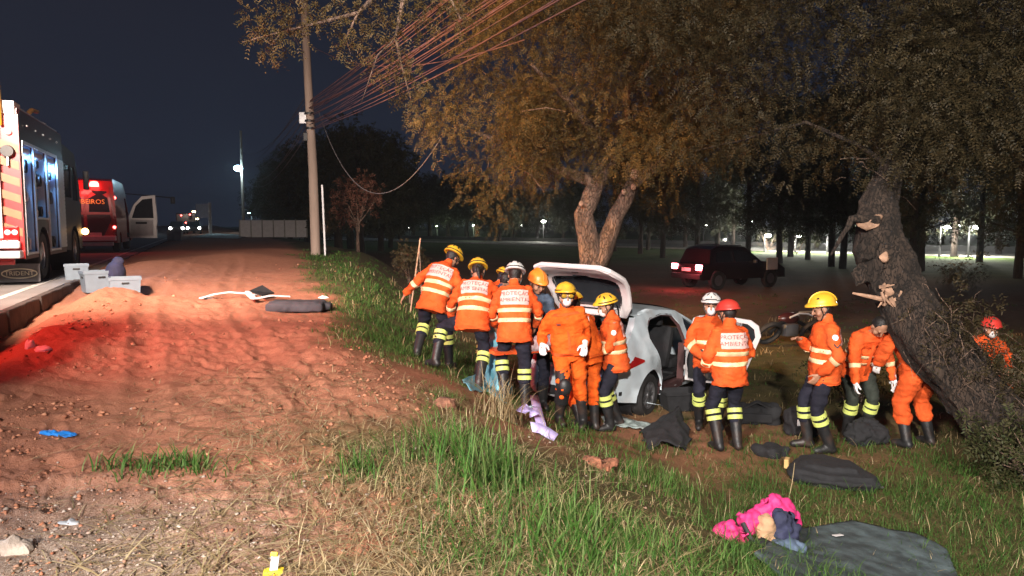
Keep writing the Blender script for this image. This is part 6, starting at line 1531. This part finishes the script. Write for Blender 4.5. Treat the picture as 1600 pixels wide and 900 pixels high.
# black seat lying down
sq = gpt(1292, 752, 0); SQ = thing('car_seat', 'black car seat cushion lying flat in the grass', 'seat', tuple(sq), R(-28))
b = MB()
def slab(poly, z0, z1, bev):
    bm = bmesh.new(); vs_ = [bm.verts.new((x, y, z0)) for x, y in poly]; f_ = bm.faces.new(vs_); r_ = bmesh.ops.extrude_face_region(bm, geom=[f_]); bmesh.ops.translate(bm, vec=(0, 0, z1 - z0), verts=[q for q in r_['geom'] if isinstance(q, bmesh.types.BMVert)])
    bmesh.ops.recalc_face_normals(bm, faces=bm.faces); bmesh.ops.bevel(bm, geom=bm.edges[:], offset=bev, segments=3, affect='EDGES'); bm.verts.index_update(); b.add([q.co for q in bm.verts], [[q.index for q in f.verts] for f in bm.faces]); bm.free()
slab([(-.40, -.16), (-.30, -.30), (.05, -.34), (.48, -.22), (.52, -.10), (.22, .36), (-.12, .42), (-.36, .30)], .0, .15, .05)
slab([(-.30, -.10), (-.20, -.22), (.05, -.24), (.36, -.14), (.16, .24), (-.10, .30), (-.26, .20)], .10, .20, .045)
me = remeshed(b, .016)
for v_ in me.vertices: q_ = v_.co; v_.co = q_ + v_.normal * (.022 * mnoise.noise(q_ * 5) + .006 * mnoise.noise(q_ * 18))
finish(me, 'cushion', M['seatcloth'], SQ, True, recalc=False)
MB().bbox((-.40, .02, .12), (.05, .12, .10), .015).build('foam_patch', mat('bare foam', (.55, .36, .14), .9, .1, 9), SQ); MB().tube([(.30, -.18, .03), (.45, -.15, .05), (.52, -.05, .03)], .012, 6).build('seat_rail', M['steel'], SQ)
a = gpt(1232, 782, 0); tag(MB().tube([a, a + Vector((.03, .0, .17)), a + Vector((.055, .02, .36))], [.004, .004, .003], 6).build('grass_stalk', M['drygrass'], None, True), 'single thin pale stalk standing before the black seat', 'stalk')
# pink backpack
bp_ = gpt(1190, 858, 0); BPk = thing('backpack', 'open bright pink backpack with clothes spilling out beside the grey mat', 'backpack', tuple(bp_), R(8)); BPk.scale = (1.4, 1.4, 1.4)
M['pink'] = mat('hot pink cloth', (.60, .030, .17), .7, .14, 8, .3, 50); M['beige'] = mat('beige cloth', (.50, .30, .17), .85, .2, 8, .4, 40); M['navyc'] = mat('navy lining', (.022, .025, .06), .85, .3, 8, .3, 40)
def lump(par, name, c, sz, m, seed, amp=.03):
    b = MB(); b.ball(c, 1, 14, 10, sz); b.ball(Vector(c) + Vector((sz[0] * .4, .0, -sz[2] * .2)), .8, 12, 8, sz); me = remeshed(b, .011)
    for v_ in me.vertices: q_ = v_.co; v_.co = q_ + v_.normal * amp * (mnoise.noise(q_ * 14 + Vector((seed, 0, 0))) + .7 * mnoise.noise(q_ * 31 + Vector((0, seed, 0))))
    finish(me, name, m, par, True, recalc=False)
lump(BPk, 'flap', (-.20, -.02, .09), (.10, .08, .07), M['pink'], 1); lump(BPk, 'flap', (-.05, .05, .13), (.07, .07, .06), M['pink'], 2); lump(BPk, 'shell', (.10, .07, .13), (.13, .06, .13), M['pink'], 3); lump(BPk, 'lining', (.11, .0, .10), (.085, .06, .105), M['navyc'], 4)
lump(BPk, 'clothing', (.015, -.01, .11), (.05, .05, .08), M['beige'], 5, .02); lump(BPk, 'clothing', (.10, -.08, .03), (.09, .06, .05), M['bluegrey'], 6); lump(BPk, 'base', (-.06, -.08, .02), (.12, .08, .06), M['seatcloth'], 7)
MB().tube([(-.16, -.10, .06), (-.10, -.16, .05), (-.06, -.22, .02), (-.02, -.26, .0)], .011, 6).build('shoulder_strap', M['pink'], BPk, True); MB().tube([(-.12, -.02, .16), (-.10, -.06, .10), (-.06, -.12, .04)], .014, 6).build('shoulder_strap', M['black'], BPk, True)
# grey mat
M['mat'] = mat('grey green felt', (.055, .075, .08), .95, .5, 7, .4, 60, detail=8)
mc = gpt(1335, 872, 0)
MP = [[gpt(1178, 880, .05), gpt(1232, 843, .06), gpt(1330, 830, .07), gpt(1440, 852, .06), gpt(1478, 872, .05)], [gpt(1200, 897, .05), gpt(1260, 880, .07), gpt(1340, 870, .09), gpt(1430, 880, .07), gpt(1486, 893, .05)], [gpt(1222, 925, .05), gpt(1290, 925, .06), gpt(1350, 930, .07), gpt(1440, 930, .06), gpt(1500, 925, .05)]]
sheet('felt_mat', 'large grey green felt mat beside the pink backpack', 'mat', MP, 30, 46, M['mat'], .022, .012, 8)
lbp = gpt(1308, 866, .15); tag(MB().bbox((0, 0, 0), (.085, .042, .004), .002).build('paper_tag', M['whitepaint'], None, loc=lbp, rot=(R(-8), R(3), R(22))), 'small white tag lying on the grey felt mat', 'tag')
# on the red dirt
gp = gpt(97, 682, .012); GV_ = MB(); hand_geo(GV_, Vector((-.10, 0, .01)), Vector((1, .1, 0)), Vector((0, 0, -1)), Vector((0, 1, 0)), 1.15, .35, 1.1); GV_.capsule([(-.17, .01, .012), (-.09, 0, .012)], [.030, .036], 10)
me = remeshed(GV_, .006)
for v_ in me.vertices: q_ = v_.co; v_.co = Vector((q_.x, q_.y, max(-.01, q_.z * .55 + .012 * mnoise.noise(q_ * 30))))
tag(finish(me, 'glove', mat('blue nitrile', (.02, .20, .62), .45, .15, 12, .2, 40), None, True, loc=gp, rot=(0, 0, R(-12)), recalc=False), 'crumpled blue disposable glove on the shaded red dirt', 'glove')
def rock(px, py, size, label, m, seed, name='rock'):
    b = MB(); b.ball((0, 0, size[2] * .3), 1, 12, 8, size)
    for i, v in enumerate(b.v): p = Vector(v); b.v[i] = tuple(p + p.normalized() * mnoise.noise(p / max(size) * 2 + Vector((seed, 0, 0))) * max(size) * .35)
    tag(b.build(name, m, None, True, sharp=40, loc=gpt(px, py, -.005)), label, name)
M['stone'] = mat('pale stone', (.34, .27, .22), .9, .25, 14, .5, 40); M['slate'] = mat('grey shard', (.33, .34, .36), .7, .15, 10)
rock(22, 862, (.10, .06, .055), 'pale stone half buried in the gravel', M['stone'], 1); rock(108, 817, (.062, .03, .012), 'flat grey shard on the gravel', M['slate'], 2, 'shard')
rock(66, 548, (.10, .05, .04), 'white lump of plaster on the red dirt near the kerb', M['whitepaint'], 3, 'lump'); rock(47, 543, (.05, .04, .07), 'smaller white lump close to the kerb', M['whitepaint'], 4, 'lump')
rock(695, 634, (.12, .09, .06), 'brown clod on the broken bank behind the grass', mat('brown soil', (.20, .085, .05), .95, .4, 14, .9, 40), 6, 'clod'); rock(505, 466, (.10, .06, .035), 'pale scrap at the edge of the grass beyond the cushion', M['whitepaint'], 9, 'scrap')
yp = gpt(428, 903, .0); YP = thing('wrapper', 'small yellow wrapper with a white tab in the dry grass', 'wrapper', tuple(yp), R(10))
MB().bbox((0, 0, .02), (.09, .05, .035), .012).build('pouch', mat('yellow film', (.75, .55, .03), .4, .1, 12), YP, True); MB().bbox((.005, .0, .065), (.035, .012, .075), .004, (R(-14), R(8), 0)).build('tab', M['whitepaint'], YP); MB().bbox((.005, -.004, .108), (.03, .014, .02), .004, (R(-14), R(8), 0)).build('cap', mat('yellow cap', (.8, .62, .05), .4), YP)
# cushion and trim pieces on the dirt
cu = gpt(463, 486, 0); b = MB(); b.bbox((0, 0, .075), (.88, .52, .15), .055); b.bbox((0, -.02, .11), (.74, .40, .12), .05); b.bbox((.46, .10, .06), (.16, .26, .10), .04); me = remeshed(b, .016)
for v_ in me.vertices: q_ = v_.co; v_.co = q_ + v_.normal * (.02 * mnoise.noise(q_ * 5) + .006 * mnoise.noise(q_ * 15))
tag(finish(me, 'seat_cushion', mat('charcoal seat cover', (.045, .042, .05), .85, .2, 9, .3, 50), None, True, loc=cu, rot=(0, 0, R(6)), recalc=False), 'charcoal seat cushion lying on the red dirt near the grass', 'cushion')
TP = thing('trim_piece', 'pale bent strip of car trim with a dark triangular pane on the red dirt', 'car part', tuple(gpt(373, 470, .01)), R(4))
def rib(pts, w_, m, nm, th=.02):
    b = MB(); rs = []
    for i, p in enumerate(pts):
        p = Vector(p); t = (Vector(pts[min(i + 1, len(pts) - 1)]) - Vector(pts[max(i - 1, 0)])).normalized(); s_ = Vector((-t.y, t.x, 0)).normalized() * w_; u_ = Vector((0, 0, th)); rs.append([p - s_, p + s_, p + s_ * .7 + u_, p - s_ * .7 + u_])
    b.rings(rs); b.build(nm, m, TP, True)
M['palegrey'] = mat('pale grey plastic', (.46, .44, .44), .5, .08, 8)
rib([(-.62, -.10, .03), (-.45, .10, .08), (-.2, .16, .11), (.1, .12, .09), (.28, .06, .06)], .05, M['palegrey'], 'curved_strip'); rib([(.06, .36, .10), (.20, .0, .07), (.36, -.34, .04)], .055, M['whitepaint'], 'straight_strip'); rib([(.3, -.2, .02), (.55, .0, .06), (.85, .12, .03)], .06, M['palegrey'], 'bent_strip')
MB().add([(.10, .30, .13), (.30, .42, .22), (.56, .22, .10), (.40, -.02, .08), (.10, .30, .11), (.30, .42, .20), (.56, .22, .08), (.40, -.02, .06)], [(0, 1, 2, 3), (4, 7, 6, 5), (0, 4, 5, 1), (1, 5, 6, 2), (2, 6, 7, 3), (3, 7, 4, 0)]).build('pane', M['black'], TP)
MB().bbox((-.5, .0, .02), (.16, .08, .04), .01).build('dark_clip', M['black'], TP)

# ------------------------------------------------------------------ thin night haze that carries the glow round the lamps
hz_m = bpy.data.materials.new('night haze'); hz_m.use_nodes = True; n_ = hz_m.node_tree
for q_ in list(n_.nodes):
    if q_.type == 'BSDF_PRINCIPLED': n_.nodes.remove(q_)
pv = n_.nodes.new('ShaderNodeVolumePrincipled'); pv.inputs['Density'].default_value = .0008; pv.inputs['Color'].default_value = (.8, .85, .9, 1); pv.inputs['Anisotropy'].default_value = .6
n_.links.new(pv.outputs[0], n_.nodes['Material Output'].inputs['Volume'])
MB().box((0, 0, 10.5), (1440, 1440, 27)).build('haze', hz_m, None, kind='stuff')
